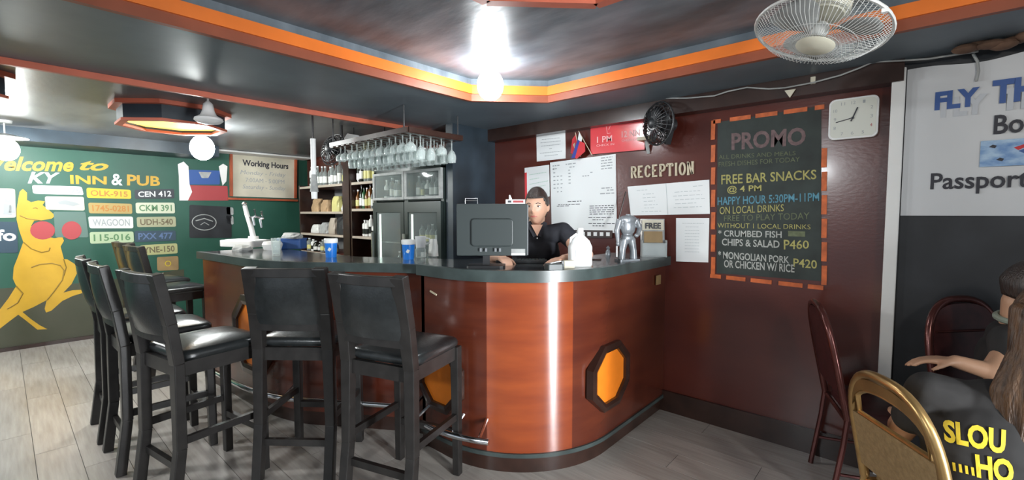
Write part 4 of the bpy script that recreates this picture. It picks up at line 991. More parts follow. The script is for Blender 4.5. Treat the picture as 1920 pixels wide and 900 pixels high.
# faces away from the camera: back shell towards the viewer
W_ = .205; mz0, mz1 = .065, .365
MB().prism(rounded(.11, .075, .03), 0, .012).build('stand_foot', 'black_plastic', t)
MB().beam((0, .0, .01), (0, 0, .20), .04, .02, (0, 1, 0)).build('stand_neck', 'black_plastic', t)
sh = yprism(rounded(W_, .15, .008), -.018, .012); sh.v = [(x+.035, y, z+.215) for x, y, z in sh.v]; sh.build('shell', 'monitor', t, bevel=.004)
sh = yprism(rounded(.12, .08, .02), -.034, -.016); sh.v = [(x+.035, y, z+.20) for x, y, z in sh.v]; sh.build('rear_bulge', 'monitor', t, bevel=.006)
MB().box(W_+.033, W_+.037, -.019, .013, .07, .36).build('side_edge', 'steel', t)
MB().box(.145, .225, -.0195, -.0175, .080, .105).build('spec_label', 'cloth_grey', t); MB().box(.145, .225, -.0195, -.0175, .068, .080).build('barcode_label', 'paper', t)
for x in (-.03, .0, .055, .08): MB().box(x-.006, x+.006, -.0355, -.0335, .13-.04, .11).build('port', 'steel', t)
wq = q.copy(); wq.z = RZ+.366
t = thing('webcam_stand', 'small grey wire holder clipped on top of the monitor at left', 'holder', G(881, (Vector((q.x, q.y)).length)*.995, RZ+.3662), YAW)
q2 = Vector((math.cos(YAW)*-.085, math.sin(YAW)*-.085, 0)); t.location = Vector((q.x, q.y, RZ+.3655))+q2
MB().tube([(-.035, 0, 0), (-.035, 0, .03), (.035, 0, .03), (.035, 0, 0)], .003, 6).build('wire_frame', 'steel', t)
MB().tube([(-.035, 0, .018), (.035, 0, .018)], .003, 6).build('cross_wire', 'steel', t)
q2 = Vector((math.cos(YAW)*.175, math.sin(YAW)*.175, 0)); t = thing('label_box', 'small white box with red print on the monitor top, beside the face', 'box', Vector((q.x, q.y, RZ+.3655))+q2, YAW)
MB().box(-.062, .05, -.01, .014, 0, .024).build('box_body', 'paper', t); MB().box(-.05, -.03, -.0115, -.01, .006, .018).build('print', 'ink', t); MB().box(-.02, .04, -.0115, -.01, .006, .018).build('print', 'glove', t)
MB().tube([(-.035, 0, .024), (-.04, 0, .05)], [.010, .004], 8).build('paper_tip', 'paper', t)
q = place(965, 505, RZ); t = thing('keyboard', 'black keyboard on the reception desk under the monitor', 'keyboard', gf(.07, 2.83, RZ), YAW-.05)
MB().box(-.17, .15, -.03, .07, 0, .018).build('key_deck', 'black_plastic', t, bevel=.004)
mb = MB()
for i in range(14):
    for j in range(4): mb.box(-.16+.0215*i, -.142+.0215*i, -.022+.022*j, -.004+.022*j, .018, .022)
tag(mb.build('keys', 'monitor', t), kind='stuff')
q = place(1038, 506, RZ); t = thing('card_reader', 'small dark grey card reader at the reception desk front', 'device', q, YAW+.3)
MB().prism(rounded(.045, .035, .008), 0, .035).build('reader_body', 'monitor', t, bevel=.003)
MB().beam((-.02, .0, .037), (.05, .02, .045), .012, .004).build('card', 'paper', t)
q = place(1066, 503, RZ); t = thing('card_box', 'small beige card box in front of the white jug', 'box', q, YAW+.15)
MB().box(-.03, .03, -.02, .02, 0, .045).build('box_body', 'paper_cream', t, bevel=.003); MB().box(-.045, -.031, -.02, .02, 0, .043).build('dark_side', 'black_plastic', t)
q = place(1082, 500, RZ); t = thing('sanitizer_jug', 'white plastic sanitizer jug with pump cap and handle on the reception desk', 'jug', q+Vector((.0, .03, 0)), YAW+.15)
mb = MB()
rings = [(.062, 0), (.066, .01), (.066, .115), (.055, .15), (.030, .175), (.018, .185), (.018, .20)]
V = []; F = []; K = 24
for i, (r_, z) in enumerate(rings):
    e = .45 if z < .14 else .8
    for k in range(K):
        a = 2*PI*k/K; V.append((r_*math.copysign(abs(math.cos(a))**e, math.cos(a)), r_*.72*math.copysign(abs(math.sin(a))**e, math.sin(a)), z))
for i in range(len(rings)-1):
    for k in range(K): F.append((i*K+k, i*K+(k+1) % K, (i+1)*K+(k+1) % K, (i+1)*K+k))
F += [tuple(range(K))[::-1], tuple((len(rings)-1)*K+k for k in range(K))]
mb.add(V, F); mb.build('jug_body', 'white_plastic', t, smooth=True)
MB().cyl((0, 0, .20), (0, 0, .225), .020, .018).build('cap', 'white_plastic', t, smooth=True)
MB().tube([(-.058, 0, .13), (-.056, 0, .165), (-.02, 0, .19)], .008, 8).build('handle', 'white_plastic', t, smooth=True)
MB().box(-.04, .035, -.0492, -.048, .03, .10).build('label', 'paper', t)
# headless grey figure
q = place(1176, 489, RZ); t = thing('headless_figurine', 'grey silver headless figurine standing on the right side of the desk', 'figurine', q+Vector((0, 0, 0)), YAW+.3)
MB().prism(rounded(.075, .04, .01), 0, .012).build('plinth', 'statue', t)
mb = MB()
for s_ in (-1, 1): mb.tube([(s_*.045, 0, .01), (s_*.04, -.005, .07), (s_*.025, 0, .14)], [.026, .022, .030], 10)
mb.ell((0, 0, .15), (.048, .032, .035)); mb.ell((0, 0, .225), (.055, .036, .07)); mb.ell((0, 0, .27), (.066, .032, .03))
mb.tube([(-.06, 0, .27), (-.083, -.005, .20), (-.082, -.02, .13)], [.022, .018, .013], 8); mb.tube([(.06, 0, .27), (.078, -.02, .21), (.045, -.045, .17)], [.022, .018, .013], 8)
mb.ell((-.083, -.022, .115), (.014, .012, .018)); mb.ell((.035, -.05, .168), (.016, .012, .014))
b_ = mb.build('figure', 'statue', t, smooth=True); rm = b_.modifiers.new('r', 'REMESH'); rm.mode = 'VOXEL'; rm.voxel_size = .005; rm.use_smooth_shade = True
MB().cyl((0, 0, .285), (0, 0, .305), .018, .014).build('neck_stump', 'statue', t, smooth=True)
MB().tube([(-.09, -.02, .10), (-.09, -.02, .03)], .006, 6).build('stick', 'statue', t)
# brochure holder
q = Vector((-1.375, 3.07, RZ)); t = thing('brochure_holder', 'clear brochure holder with a cream FREE card near the wall', 'holder', q, YAW-.1)
MB().box(-.085, .085, -.01, .055, 0, .008).build('foot', 'acrylic', t); MB().beam((0, .05, 0), (0, .085, .27), .17, .004, (0, -1, 0)).build('back_plate', 'acrylic', t)
MB().box(-.085, .085, -.012, -.008, 0, .10).build('front_lip', 'acrylic', t); 
for x in (-.085, .083): MB().box(x, x+.003, -.01, .06, 0, .12).build('side_wall', 'acrylic', t)
MB().beam((0, .040, .01), (0, .076, .255), .14, .02, (0, -1, 0)).build('leaflets', 'cloth_grey', t)
MB().beam((0, .058, .19), (0, .066, .262), .15, .006, (0, -1, 0)).build('card', 'paper_cream', t)
V, F = text_raw('FREE', bold=.03); mb = MB(); mb.add([(-.055+.11*v[0], .0500+.005*v[1], .200+.042*v[1]) for v in V], F); mb.build('lettering', 'ink', t)
MB().beam((0, .036, .10), (0, .053, .18), .13, .006, (0, -1, 0)).build('picture', 'tan_board', t)
MB().box(-.072, .072, .0, .03, .01, .085).build('paper_stack', 'paper', t)
q = place(1140, 478, RZ); t = MB().lathe([(0, 0), (.02, 0), (.016, .03), (.01, .04), (.015, .055), (0, .07)], n=10).build('small_ornament', 'statue', smooth=True); t.location = q; tag(t, 'tiny pale ornament left of the headless figurine', 'ornament')
q = place(1148, 482, RZ); t = MB().box(-.07, .07, -.03, .03, 0, .008).build('clipboard', 'wood_dark'); t.location = Vector((-1.62, 2.62, RZ)); t.rotation_euler.z = .5; tag(t, 'dark clipboard lying between the jug and the figurine', 'clipboard')
q = atY(1252, 519, WALLY-.01)
t = thing('wood_patch', 'small tan wooden patch on the desk side near the wall', 'patch', (XR-.022, 3.06, .985)); MB().box(0, .006, -.04, .03, -.035, .03).build('patch', 'tan_board', t)
# stick leaning on wall behind the figurine
tag(MB().tube([BACK.at(1177, 360, .03), BACK.at(1168, 425, .10)], .006, 6).build('thin_rod', 'wood_dark'), 'thin dark rod leaning on the wall behind the headless figurine', 'rod')
# ================================================================== LAMPS AND CEILING FITTINGS
def bulb_lamp(loc, r, ceil, label, m='bulb', shade=False):
    t = thing('ceiling_lamp', label, 'lamp', (loc.x, loc.y, ceil)); dz = loc.z-ceil
    MB().cyl((0, 0, -.001), (0, 0, -.025), .055, .05, 20).build('ceiling_plate', 'white_plastic', t, smooth=True)
    if dz < -.16: MB().cyl((0, 0, -.02), (0, 0, dz+r+.05), .006, n=8).build('cord', 'white_plastic', t)
    MB().cyl((0, 0, dz+r*.75+.045), (0, 0, dz+r*.75), .020, .022).build('socket', 'white_plastic', t)
    MB().ell((0, 0, dz), (r, r, r*1.15), 20, 14).build('bulb', m, t, smooth=True)
    if shade: MB().lathe([(.03, dz+r+.05), (.15, dz+r+.02), (.155, dz+r+.012), (.03, dz+r+.035)], n=24).build('shade', 'white_plastic', t, smooth=True)
bulb_lamp(Vector((-2.02, 2.07, 2.250)), .082, TZ, 'bright bare bulb hanging from the raised ceiling above the reception')
bulb_lamp(G(385, 4.35, 2.07), .10, BZ, 'bright bulb by the mural wall left of the hours sign', 'bulb_far')
bulb_lamp(G(20, 4.15, 2.03), .09, BZ, 'bright bulb with white disc shade at the left edge over the mural', 'bulb_far', True)
q = G(399, 3.25, BZ); t = thing('bell_lamp', 'small white unlit bell shaped lamp hanging from the lower ceiling', 'lamp', q)
t.scale = (.85, .85, 1)
MB().lathe([(.03, 0), (.03, -.02), (.008, -.03), (.008, -.05)], n=16).build('ceiling_rose', 'white_plastic', t, smooth=True)
MB().lathe([(.012, -.05), (.035, -.07), (.045, -.12), (.060, -.15), (.10, -.17), (.105, -.185), (.085, -.20), (.0, -.215)], n=24).build('shade', 'white_plastic', t, smooth=True)
def cove(c, R_, label, rz=PI/8):
    t = thing('octagon_light_cove', label, 'light', c)
    ang = [rz+PI/4*k for k in range(8)]
    def oct_(r): return [(r*math.cos(a), r*math.sin(a)) for a in ang]
    def ring(r0, r1, z0, z1, m, nm):
        a = oct_(r0); b = oct_(r1); V = [(x, y, z0) for x, y in a]+[(x, y, z0) for x, y in b]+[(x, y, z1) for x, y in a]+[(x, y, z1) for x, y in b]
        F = []
        for i in range(8):
            j = (i+1) % 8; F += [(i, i+8, j+8, j), (i+16, j+16, j+24, i+24), (i, j, j+16, i+16), (i+8, i+24, j+24, j+8)]
        mb = MB(); mb.add(V, F); mb.build(nm, m, t)
    ring(R_, R_-.03, -.135, 0, 'column', 'cove_side'); ring(R_+.015, R_-.035, -.150, -.132, 'coral', 'lower_rim'); ring(R_+.05, R_, -.03, 0, 'coral', 'upper_rim')
    MB().prism(oct_(R_-.031), -.115, -.105).build('light_panel', 'cove_light', t)
cq = atZ(325, 241, 2.14); cove(Vector((cq.x, cq.y, BZ)), .36, 'yellow lit octagonal ceiling cove with coral rims over the bar stools')
cq = atZ(-175, 150, 2.2); cove(Vector((cq.x, cq.y, BZ)), .40, 'second octagonal ceiling cove cut off by the left edge')
tag(MB().box(MURX+.01, MURX+.30, 1.87, 3.15, 2.262, BZ-.002).build('white_duct', 'white', bevel=.01), 'white boxed duct along the ceiling above the hours sign', 'duct')
# hanging white tube over the bar
q = G(591, 3.9, SZ if False else BZ); t = thing('hanging_dispenser', 'long white tube hanging from the ceiling in front of the bottle shelf', 'dispenser', q)
zz = lambda y: EYE+(400-y)*3.9/850-BZ
MB().cyl((0, 0, 0), (0, 0, zz(262)), .008, n=8).build('hanger', 'black_plastic', t)
MB().tube([(0, 0, zz(262)), (0, 0, zz(330))], [.022, .020], 12).build('tube', 'white_plastic', t, smooth=True)
MB().tube([(0, 0, zz(328)), (0, 0, zz(360))], [.022, .034], 12).build('cone', 'cloth_grey', t, smooth=True)
MB().tube([(0, 0, zz(360)), (0, 0, zz(373))], [.026, .024], 12).build('tip', 'white_plastic', t, smooth=True)
# dark pedestal fan / bar fan near ceiling left of the rack
q = G(628, 4.3, EYE+118*4.3/850)
t = thing('bar_fan', 'black ceiling mounted fan between the hanging tube and glass rack', 'fan', q)
RB = Matrix.Rotation(YAW+rad(-30), 3, 'Z') @ Matrix.Rotation(rad(75), 3, 'X')
fan_cage(t, .15, .05, 20, 'black_plastic', axis=RB, wire=.003); blades(t, .125, 'black_plastic', RB)
MB().ell(RB @ Vector((0, 0, .03)), (.06, .05, .06)).build('hub_cap', 'black_plastic', t, smooth=True)
MB().ell(RB @ Vector((0, 0, -.08)), (.06, .07, .06)).build('motor', 'black_plastic', t, smooth=True)
MB().tube([RB @ Vector((0, 0, -.10)), Vector((RB @ Vector((0, 0, -.10))).xy.to_3d())+Vector((0, 0, BZ-q.z-.001))], .015, 8).build('down_rod', 'black_plastic', t)
q = G(667, 4.5, EYE+125*4.5/850); t = thing('pale_panel', 'pale grey sign panel behind the black bar fan', 'panel', q, YAW)
yprism([(-.17, -.10), (-.13, .02), (-.06, .12), (.05, .10), (.12, .0), (.16, -.09)], -.01, .01).build('panel_face', 'white', t)
MB().box(.062, .078, -.013, -.010, -.09, .07).build('divider', 'black_plastic', t)
MB().cyl((0, 0, .10), (0, 0, BZ-q.z-.001), .004, n=6).build('hanging_wire', 'black_plastic', t)
# orbit fan near the camera
q = G(1523, 1.68, EYE+335*1.68/850)
nrm = Vector((-.1835, -.2571, -.9486)).normalized(); xx = Vector((1, 0, 0)); xx = (xx-nrm*xx.dot(nrm)).normalized(); yy2 = nrm.cross(xx)
RC = Matrix((xx, yy2, nrm)).transposed()
t = thing('orbit_fan', 'white wire caged ceiling fan tilted down near the top right', 'fan', q)
fan_cage(t, .212, .062, 84, 'fan_grille', axis=RC, rim=.006, wire=.0010, rings=2)
blades(t, .185, 'fan_blade', RC, 3, .0)
MB().lathe([(0, .072), (.05, .070), (.062, .062), (.062, .056), (0, .054)], n=28, R=RC).build('badge_cap', 'fan_cream', t, smooth=True)
MB().ell(RC @ Vector((0, 0, 0)), .03).build('hub', 'fan_grille', t, smooth=True)
MB().lathe([(.0, -.17), (.055, -.165), (.075, -.13), (.075, -.075), (.06, -.055), (0, -.05)], n=24, R=RC).build('motor', 'fan_cream', t, smooth=True)
top = RC @ Vector((0, 0, -.15)); ct = Vector((top.x+.06, top.y+.03, TZ-q.z-.001))
MB().tube([top, (top+ct)/2+Vector((.0, 0, .0)), ct], [.03, .022, .022], 12).build('yoke_arm', 'fan_cream', t, smooth=True)
MB().cyl(ct, ct-Vector((0, 0, .03)), .07, .06, 20).build('ceiling_plate', 'fan_cream', t, smooth=True)
cl = RC @ Vector((.19, .09, .006)); MB().box(cl.x-.008, cl.x+.008, cl.y-.008, cl.y+.008, cl.z-.008, cl.z+.008).build('cage_clip', 'white_plastic', t)
# ================================================================== BANQUET CHAIRS
def banquet_chair(name, label, loc, rz, fm, pm, H=.93, slot=False, group=None):
    t = thing(name, label, 'chair', loc, rz, group)
    k = H/.93; w = .205
    # back loop: rises from rear feet, arches over
    def yb(z): return -.21-.10*max(0, (z-.42))/.5 if z > .42 else -.21-.06*(.42-z)/.42
    for s_ in (-1, 1):
        MB().tube([(s_*w, yb(z), z) for z in (0, .15, .30, .44)], .0135, 8).build('rear_leg', fm, t, smooth=True)
        MB().tube([(s_*.19, .21, 0), (s_*.19, .19, .22), (s_*.19, .175, .43)], .0125, 8).build('front_leg', fm, t, smooth=True)
    pts = []
    for i in range(25):
        a = PI*i/24; z = (.66+.27*math.sin(a)**.8)*k; x = w*1.0*math.copysign(abs(math.cos(a))**.75, math.cos(a)); pts.append((x, yb(z), z))
    loop = [(w, yb(z), z) for z in (.44, .52, .60*k)]+pts+[(-w, yb(z), z) for z in (.60*k, .52, .44)]
    MB().tube(loop, .0165, 10).build('back_frame', fm, t, smooth=True)
    # back panel
    def panel(x, z, s_): return (x, yb(z)+s_*.012, z)
    V = []; F = []; n = 14; rows = []
    zt = lambda x: (.66+.27*max(0, 1-(abs(x)/w)**2.67)**.3)*k-.02
    z0 = .52*k; mb = MB(); hw_ = w-.014
    zs_top = (.735 if slot else 1)*k
    def cell(xa, xb, za0, za1, zb0, zb1):
        o_ = len(V); V.extend([panel(xa, za0, -1), panel(xb, zb0, -1), panel(xb, zb1, -1), panel(xa, za1, -1), panel(xa, za0, 1), panel(xb, zb0, 1), panel(xb, zb1, 1), panel(xa, za1, 1)])
        F.extend([(o_, o_+1, o_+2, o_+3), (o_+4, o_+7, o_+6, o_+5), (o_, o_+4, o_+5, o_+1), (o_+3, o_+2, o_+6, o_+7), (o_, o_+3, o_+7, o_+4), (o_+1, o_+5, o_+6, o_+2)])
    for i in range(n):
        xa = -hw_+2*hw_*i/n; xb = -hw_+2*hw_*(i+1)/n; ta, tb = zt(xa), zt(xb)
        if slot:
            cell(xa, xb, z0, min(zs_top, ta), z0, min(zs_top, tb))
        else: cell(xa, xb, z0, ta, z0, tb)
    mb.add(V, F); mb.build('back_panel', pm, t)
    if slot:
        # solid crown between the handle slot and the arch, handle slot rim
        V = []; F = []
        for i in range(n):
            xa = -hw_+2*hw_*i/n; xb = -hw_+2*hw_*(i+1)/n; ta, tb = zt(xa), zt(xb)
            la = max(.735*k, ta-.040) if abs(xa) < .168 else .75*k; lb_ = max(.735*k, tb-.040) if abs(xb) < .168 else .75*k
            if ta > la+.002 and tb > lb_+.002: cell(xa, xb, la, ta, lb_, tb)
        mb = MB(); mb.add(V, F); mb.build('crown_panel', fm, t)
        rim = [(x, zt(x)-.042) for x in [-.160+.32*q_/12 for q_ in range(13)]]+[(.165, .74*k), (-.165, .74*k)]
        MB().tube([(x, yb(z), z) for x, z in rim], .009, 8, closed=True).build('handle_slot_rim', fm, t, smooth=True)
    else:
        MB().tube([(x, yb(.80*k)+.016, .80*k) for x in (-.17, -.06, .06, .17)], .006, 8).build('piping', fm, t, smooth=True)
    mb = MB(); rbox(mb, -.21, .21, -.20, .215, .43, .485, .02, .015); mb.build('seat', pm, t, smooth=True)
    mb = MB(); 
    for s_ in (-1, 1): mb.tube([(s_*.19, .19, .425), (s_*.2, -.21, .425)], .011, 8)
    mb.tube([(-.19, .19, .425), (.19, .19, .425)], .011, 8); mb.tube([(-.2, -.21, .425), (.2, -.21, .425)], .011, 8)
    mb.build('seat_frame', fm, t, smooth=True)
    for s_ in (-1, 1): MB().tube([(s_*.19, .20, .16), (s_*.205, -.235, .16)], .008, 6).build('stretcher', fm, t, smooth=True)
    return t
def hd(x, y): return math.atan2(-x, y)      # heading so that local +Y points along camera-ground (x right, y ahead)
def hworld(gx, gy):
    c, s = math.cos(YAW), math.sin(YAW); return math.atan2(-(gx*c-gy*s), gx*s+gy*c)
cg = gf(1.30, 1.50); hG = hworld(1, -.10)
off = Matrix.Rotation(hG, 3, 'Z') @ Vector((0, .26, 0))
banquet_chair('banquet_chair', 'gold metal banquet chair with a handle slot, nearest the camera', (cg.x+off.x, cg.y+off.y, 0), hG, 'gold', 'gold_pad', .885, True)
hM = hworld(1, -.40); cg = G(1548, 2.38)+Matrix.Rotation(hM, 3, 'Z') @ Vector((0, .29, 0))
banquet_chair('banquet_chair', 'dark maroon banquet chair standing against the mahogany wall', (cg.x, cg.y+.0, 0), hM, 'maroon_metal', 'maroon_pad', .975)
hC = hworld(.12, -1); cg = G(1826, 2.12)+Matrix.Rotation(hC, 3, 'Z') @ Vector((0, .29, 0))
banquet_chair('banquet_chair', 'dark maroon banquet chair behind the people by the black wall', (cg.x, cg.y, 0), hC, 'maroon_metal', 'maroon_pad', 1.04)
# ================================================================== PEOPLE
def head_mesh(mb, c, Rm, s=1.0, hair=False, grow=1.0):
    n, m_ = 44, 34; V = []; F = []
    def g(x, a): return math.exp(-(x/a)**2)
    for i in range(m_+1):
        th = PI*i/m_
        for j in range(n):
            ph = 2*PI*j/n
            x = .074*math.sin(th)*math.cos(ph); y = .095*math.sin(th)*math.sin(ph); z = .118*math.cos(th)
            if z < 0:
                k = (-z/.118); x *= 1-.30*k**1.5
                if y < 0: y *= 1-.55*k
                else: y *= 1-.05*k
            if not hair and y > 0:
                y += .026*g(x, .011)*g(z+.022, .019)+.008*g(x, .008)*g(z-.005, .02)
                y -= .010*(g(x-.030, .015)+g(x+.030, .015))*g(z-.008, .013)
                y += .007*g(x, .024)*g(z+.058, .008)-.004*g(x, .02)*g(z+.047, .005)+.010*g(x, .02)*g(z+.098, .014)
                y += .004*g(z-.028, .01)*(g(x-.03, .02)+g(x+.03, .02))
            V.append(Vector(c)+Rm @ (Vector((x, y, z))*s*grow))
    for i in range(m_):
        for j in range(n): F.append((i*n+j, (i+1)*n+j, (i+1)*n+(j+1) % n, i*n+(j+1) % n))
    mb.add(V, F)
    if not hair:
        for sx in (-1, 1): mb.ell(Vector(c)+Rm @ (Vector((sx*.075, -.008, -.006))*s), (.010*s, .018*s, .030*s), 10, 8, Rm @ Matrix.Rotation(sx*.25, 3, 'Z'))
def hand_mesh(mb, wrist, d, palm_n, curl=.5, s=1.0, thumb=1):
    d = Vector(d).normalized(); pn = Vector(palm_n); pn = (pn-d*pn.dot(d)).normalized(); side = d.cross(pn); w0 = Vector(wrist)
    for k in range(4):
        o_ = side*((k-1.5)*.019*s); kn = w0+d*(.088-.004*abs(k-1.4))*s+o_
        mb.tube([w0+o_*.5, w0+d*.045*s+o_*.95, kn], [.015*s, .0145*s, .0115*s], 8)
        L = (.072, .080, .075, .060)[k]*s; p = kn; dd = d.copy(); pts = [kn]
        for q_ in range(3):
            dd = (dd+pn*curl*.55).normalized(); p = p+dd*L/3; pts.append(p)
        mb.tube(pts, [.0100*s, .0095*s, .0088*s, .007*s], 7); mb.ell(pts[-1], .007*s, 8, 6)
    tb = w0+d*.025*s-side*.022*s*thumb
    t1 = tb+(d*.6-side*thumb*.75+pn*.25).normalized()*.042*s; t2 = t1+(d*.85-side*thumb*.3+pn*.45).normalized()*.033*s
    mb.tube([tb, t1, t2], [.015*s, .011*s, .0085*s], 8); mb.ell(t2, .0085*s, 8, 6)
def limb(mb, pts, r):
    for p, q_, a, b in zip(pts[:-1], pts[1:], r[:-1], r[1:]): mb.tube([p, q_], [a, b], 14)
    for p, a in zip(pts, r): mb.ell(p, a, 14, 10)
def bake(mb, name, m, parent, vox=.007, it=4):
    o_ = mb.build('tmp', m); rm = o_.modifiers.new('r', 'REMESH'); rm.mode = 'VOXEL'; rm.voxel_size = vox
    if it: sm = o_.modifiers.new('s', 'SMOOTH'); sm.iterations = it; sm.factor = .5
    dg = bpy.context.evaluated_depsgraph_get(); me = bpy.data.meshes.new_from_object(o_.evaluated_get(dg)); me.name = name
    bpy.data.objects.remove(o_)
    me.polygons.foreach_set('use_smooth', [True]*len(me.polygons)); me.materials.clear(); me.materials.append(M[m])
    o2 = bpy.data.objects.new(name, me); COL.objects.link(o2); o2.parent = parent; return o2
def torso(mb, pel, chest, neck, yaw, g=0, w=1.0):
    Rz = Matrix.Rotation(yaw, 3, 'Z'); pel, chest, neck = Vector(pel), Vector(chest), Vector(neck)
    mb.ell(pel, (.155*w+g, .115+g, .12+g), 20, 14, Rz)
    for k in range(5):
        f_ = (k+.5)/5; p = pel.lerp(chest, f_); ww = (.135+.012*abs(k-1.5))*w
        mb.ell(p, (ww+g, .098+g, .10+g), 20, 12, Rz)
    mb.ell(chest, (.155*w+g, .105+g, .13+g), 20, 14, Rz)
    mb.ell(chest.lerp(neck, .55), (.135*w+g, .075+g, .07+g), 20, 14, Rz)
def person(name, label, base, J, hy, hp, skin, hair_m, shirt_m, sleeve=.5, w=1.0, hs=1.0, face=True, collar=None, trousers='trousers', hr=0):
    """J: joints in world coordinates"""
    t = thing(name, label, 'person', base); B0 = Vector(base)
    J = {k: Vector(v)-B0 for k, v in J.items()}
    mb = MB(); torso(mb, J['pel'], J['chest'], J['neck'], J0yaw[0], 0, w)
    Rh = Matrix.Rotation(hy, 3, 'Z') @ Matrix.Rotation(hp, 3, 'X') @ Matrix.Rotation(hr, 3, 'Y')
    limb(mb, [J['chest'].lerp(J['neck'], .7), J['neck'], J['head']+Rh @ Vector((0, -.02, -.06))], [.06, .053*hs, .052*hs])
    head_mesh(mb, J['head'], Rh, hs)
    for s_ in ('l', 'r'):
        sh_, el, wr = J['sh'+s_], J['el'+s_], J['wr'+s_]
        limb(mb, [J['chest'].lerp(J['neck'], .5), sh_, el, wr], [.06, .052, .038, .026])
        limb(mb, [sh_.lerp(el, .3), el.lerp(wr, .3)], [.048, .040])
        hd_ = J.get('hd'+s_); hand_mesh(mb, wr, (hd_-wr) if hd_ else (wr-el), J['pn'+s_]+B0 if 'pn'+s_ in J else Vector((0, 0, -1)), .45, .95, 1 if s_ == 'l' else -1)
        limb(mb, [J['hip'+s_], J['kn'+s_], J['an'+s_]], [.085, .055, .038])
        d_ = (J['toe'+s_]-J['an'+s_]).normalized(); limb(mb, [J['an'+s_]-Vector((0, 0, .02)), J['toe'+s_]], [.036, .030])
    bake(mb, 'body', skin, t)
    mb = MB(); torso(mb, J['pel']+Vector((0, 0, .0)), J['chest'], J['neck'], J0yaw[0], .014, w)
    for s_ in ('l', 'r'):
        sh_, el = J['sh'+s_], J['el'+s_]; e = sh_.lerp(el, sleeve)
        limb(mb, [J['chest'].lerp(J['neck'], .45), sh_, e], [.072, .066, .058])
    sh_o = bake(mb, 'shirt', shirt_m, t)
    mb = MB(); mb.ell(J['pel']-Vector((0, 0, .03)), (.165*w, .125, .11), 20, 12, Matrix.Rotation(J0yaw[0], 3, 'Z'))
    for s_ in ('l', 'r'): limb(mb, [J['hip'+s_], J['kn'+s_], J['an'+s_]+Vector((0, 0, .03))], [.102, .070, .055])
    bake(mb, 'trousers', trousers, t, .009)
    for s_ in ('l', 'r'):
        mb = MB(); limb(mb, [J['an'+s_]-Vector((0, 0, .02)), J['toe'+s_]], [.045, .038]); bake(mb, 'shoe', 'black_plastic', t, .009)
    if face:
        H = lambda x, y, z: J['head']+Rh @ (Vector((x, y, z))*hs)
        for sx in (-1, 1):
            MB().ell(H(sx*.030, .0765, .008), (.0135*hs, .007, .0058*hs), 12, 8, Rh).build('eye', 'eye_white', t, smooth=True)
            MB().ell(H(sx*.030, .0815, .008), (.0056*hs, .0035, .0054*hs), 10, 6, Rh).build('iris', 'iris', t, smooth=True)
            MB().tube([H(sx*.014, .089, .026), H(sx*.030, .087, .031), H(sx*.047, .076, .026)], [.0022, .0026, .0014], 6).build('eyebrow', hair_m, t, smooth=True)
            MB().tube([H(sx*.017, .082, .012), H(sx*.030, .0835, .0155), H(sx*.044, .075, .011)], .0013, 5).build('upper_lash', hair_m, t, smooth=True)
        MB().tube([H(-.024, .083, -.058), H(-.010, .0925, -.0555), H(0, .0935, -.057), H(.010, .0925, -.0555), H(.024, .083, -.058)], [.001, .0042, .0044, .0042, .001], 7).build('lips', 'lips', t, smooth=True)
    return t, J, Rh, sh_o
def hair_cap(parent, J, Rh, m, hs, line, grow=1.09, bake_v=.006, back=.0):
    # skull shell: keep the part behind and above the hair line
    mb = MB(); head_mesh(mb, (0, 0, 0), Matrix.Identity(3), hs, hair=True, grow=grow)
    mb.v = [(x, y-.006, z+.004) for x, y, z in mb.v]
    keep = []
    for f_ in mb.f:
        cx_ = sum(mb.v[i][0] for i in f_)/4; cy_ = sum(mb.v[i][1] for i in f_)/4; cz_ = sum(mb.v[i][2] for i in f_)/4
        if line(cx_/hs, cy_/hs, cz_/hs): keep.append(f_)
    mb.f = keep; mb.m = [0]*len(keep); mb.v = [tuple(J['head']+Rh @ Vector(v)) for v in mb.v]
    o_ = mb.build('hair', m, parent, smooth=True); so = o_.modifiers.new('s', 'SOLIDIFY'); so.thickness = .012; so.offset = -1
    return o_
J0yaw = [0]
# receptionist, standing behind the desk
J0yaw[0] = YAW
g = gf
J = dict(pel=g(.16, 3.22, .88), chest=g(.165, 3.13, 1.20), neck=g(.165, 3.08, 1.385), head=g(.165, 3.02, 1.495),
         shl=g(.345, 3.08, 1.325), ell=g(.485, 2.90, 1.185), wrl=g(.315, 2.745, 1.175), hdl=g(.24, 2.70, 1.165),
         shr=g(-.015, 3.13, 1.325), elr=g(-.13, 2.98, 1.17), wrr=g(-.06, 2.80, 1.175), hdr=g(-.04, 2.74, 1.165),
         hipl=g(.25, 3.24, .86), knl=g(.26, 3.26, .47), anl=g(.26, 3.32, .08), toel=g(.27, 3.20, .035),
         hipr=g(.07, 3.26, .86), knr=g(.06, 3.28, .47), anr=g(.06, 3.34, .08), toer=g(.05, 3.22, .035))
hyaw = hworld(-.32, -1)
pt, J, Rh, shirt = person('person', 'person in a black polo shirt with tied back dark hair working behind the monitor', g(.16, 3.25, 0), J, hyaw, rad(-6), 'skin', 'hair_black', 'shirt_navy', .55, .95, 1.0)
hair_cap(pt, J, Rh, 'hair_black', 1.0, lambda x, y, z: (z > .062-.30*max(0, abs(x)-.03)*0) or (y < .030 and z > .0) or (y < -.005 and z > -.075 and abs(x) < .2) or (y < .045 and z > .035))
mb = MB(); bk = Rh @ Vector((0, -1, 0)); sd = Rh @ Vector((-1, 0, 0))
limb(mb, [J['head']+bk*.085+Vector((0, 0, .02)), J['head']+bk*.09+sd*-.045+Vector((0, 0, -.06)), J['head']+bk*.07-sd*.055+Vector((0, 0, -.14)), J['head']+bk*.05-sd*.07+Vector((0, 0, -.26))], [.04, .042, .04, .028])
bake(mb, 'ponytail', 'hair_black', pt, .007)
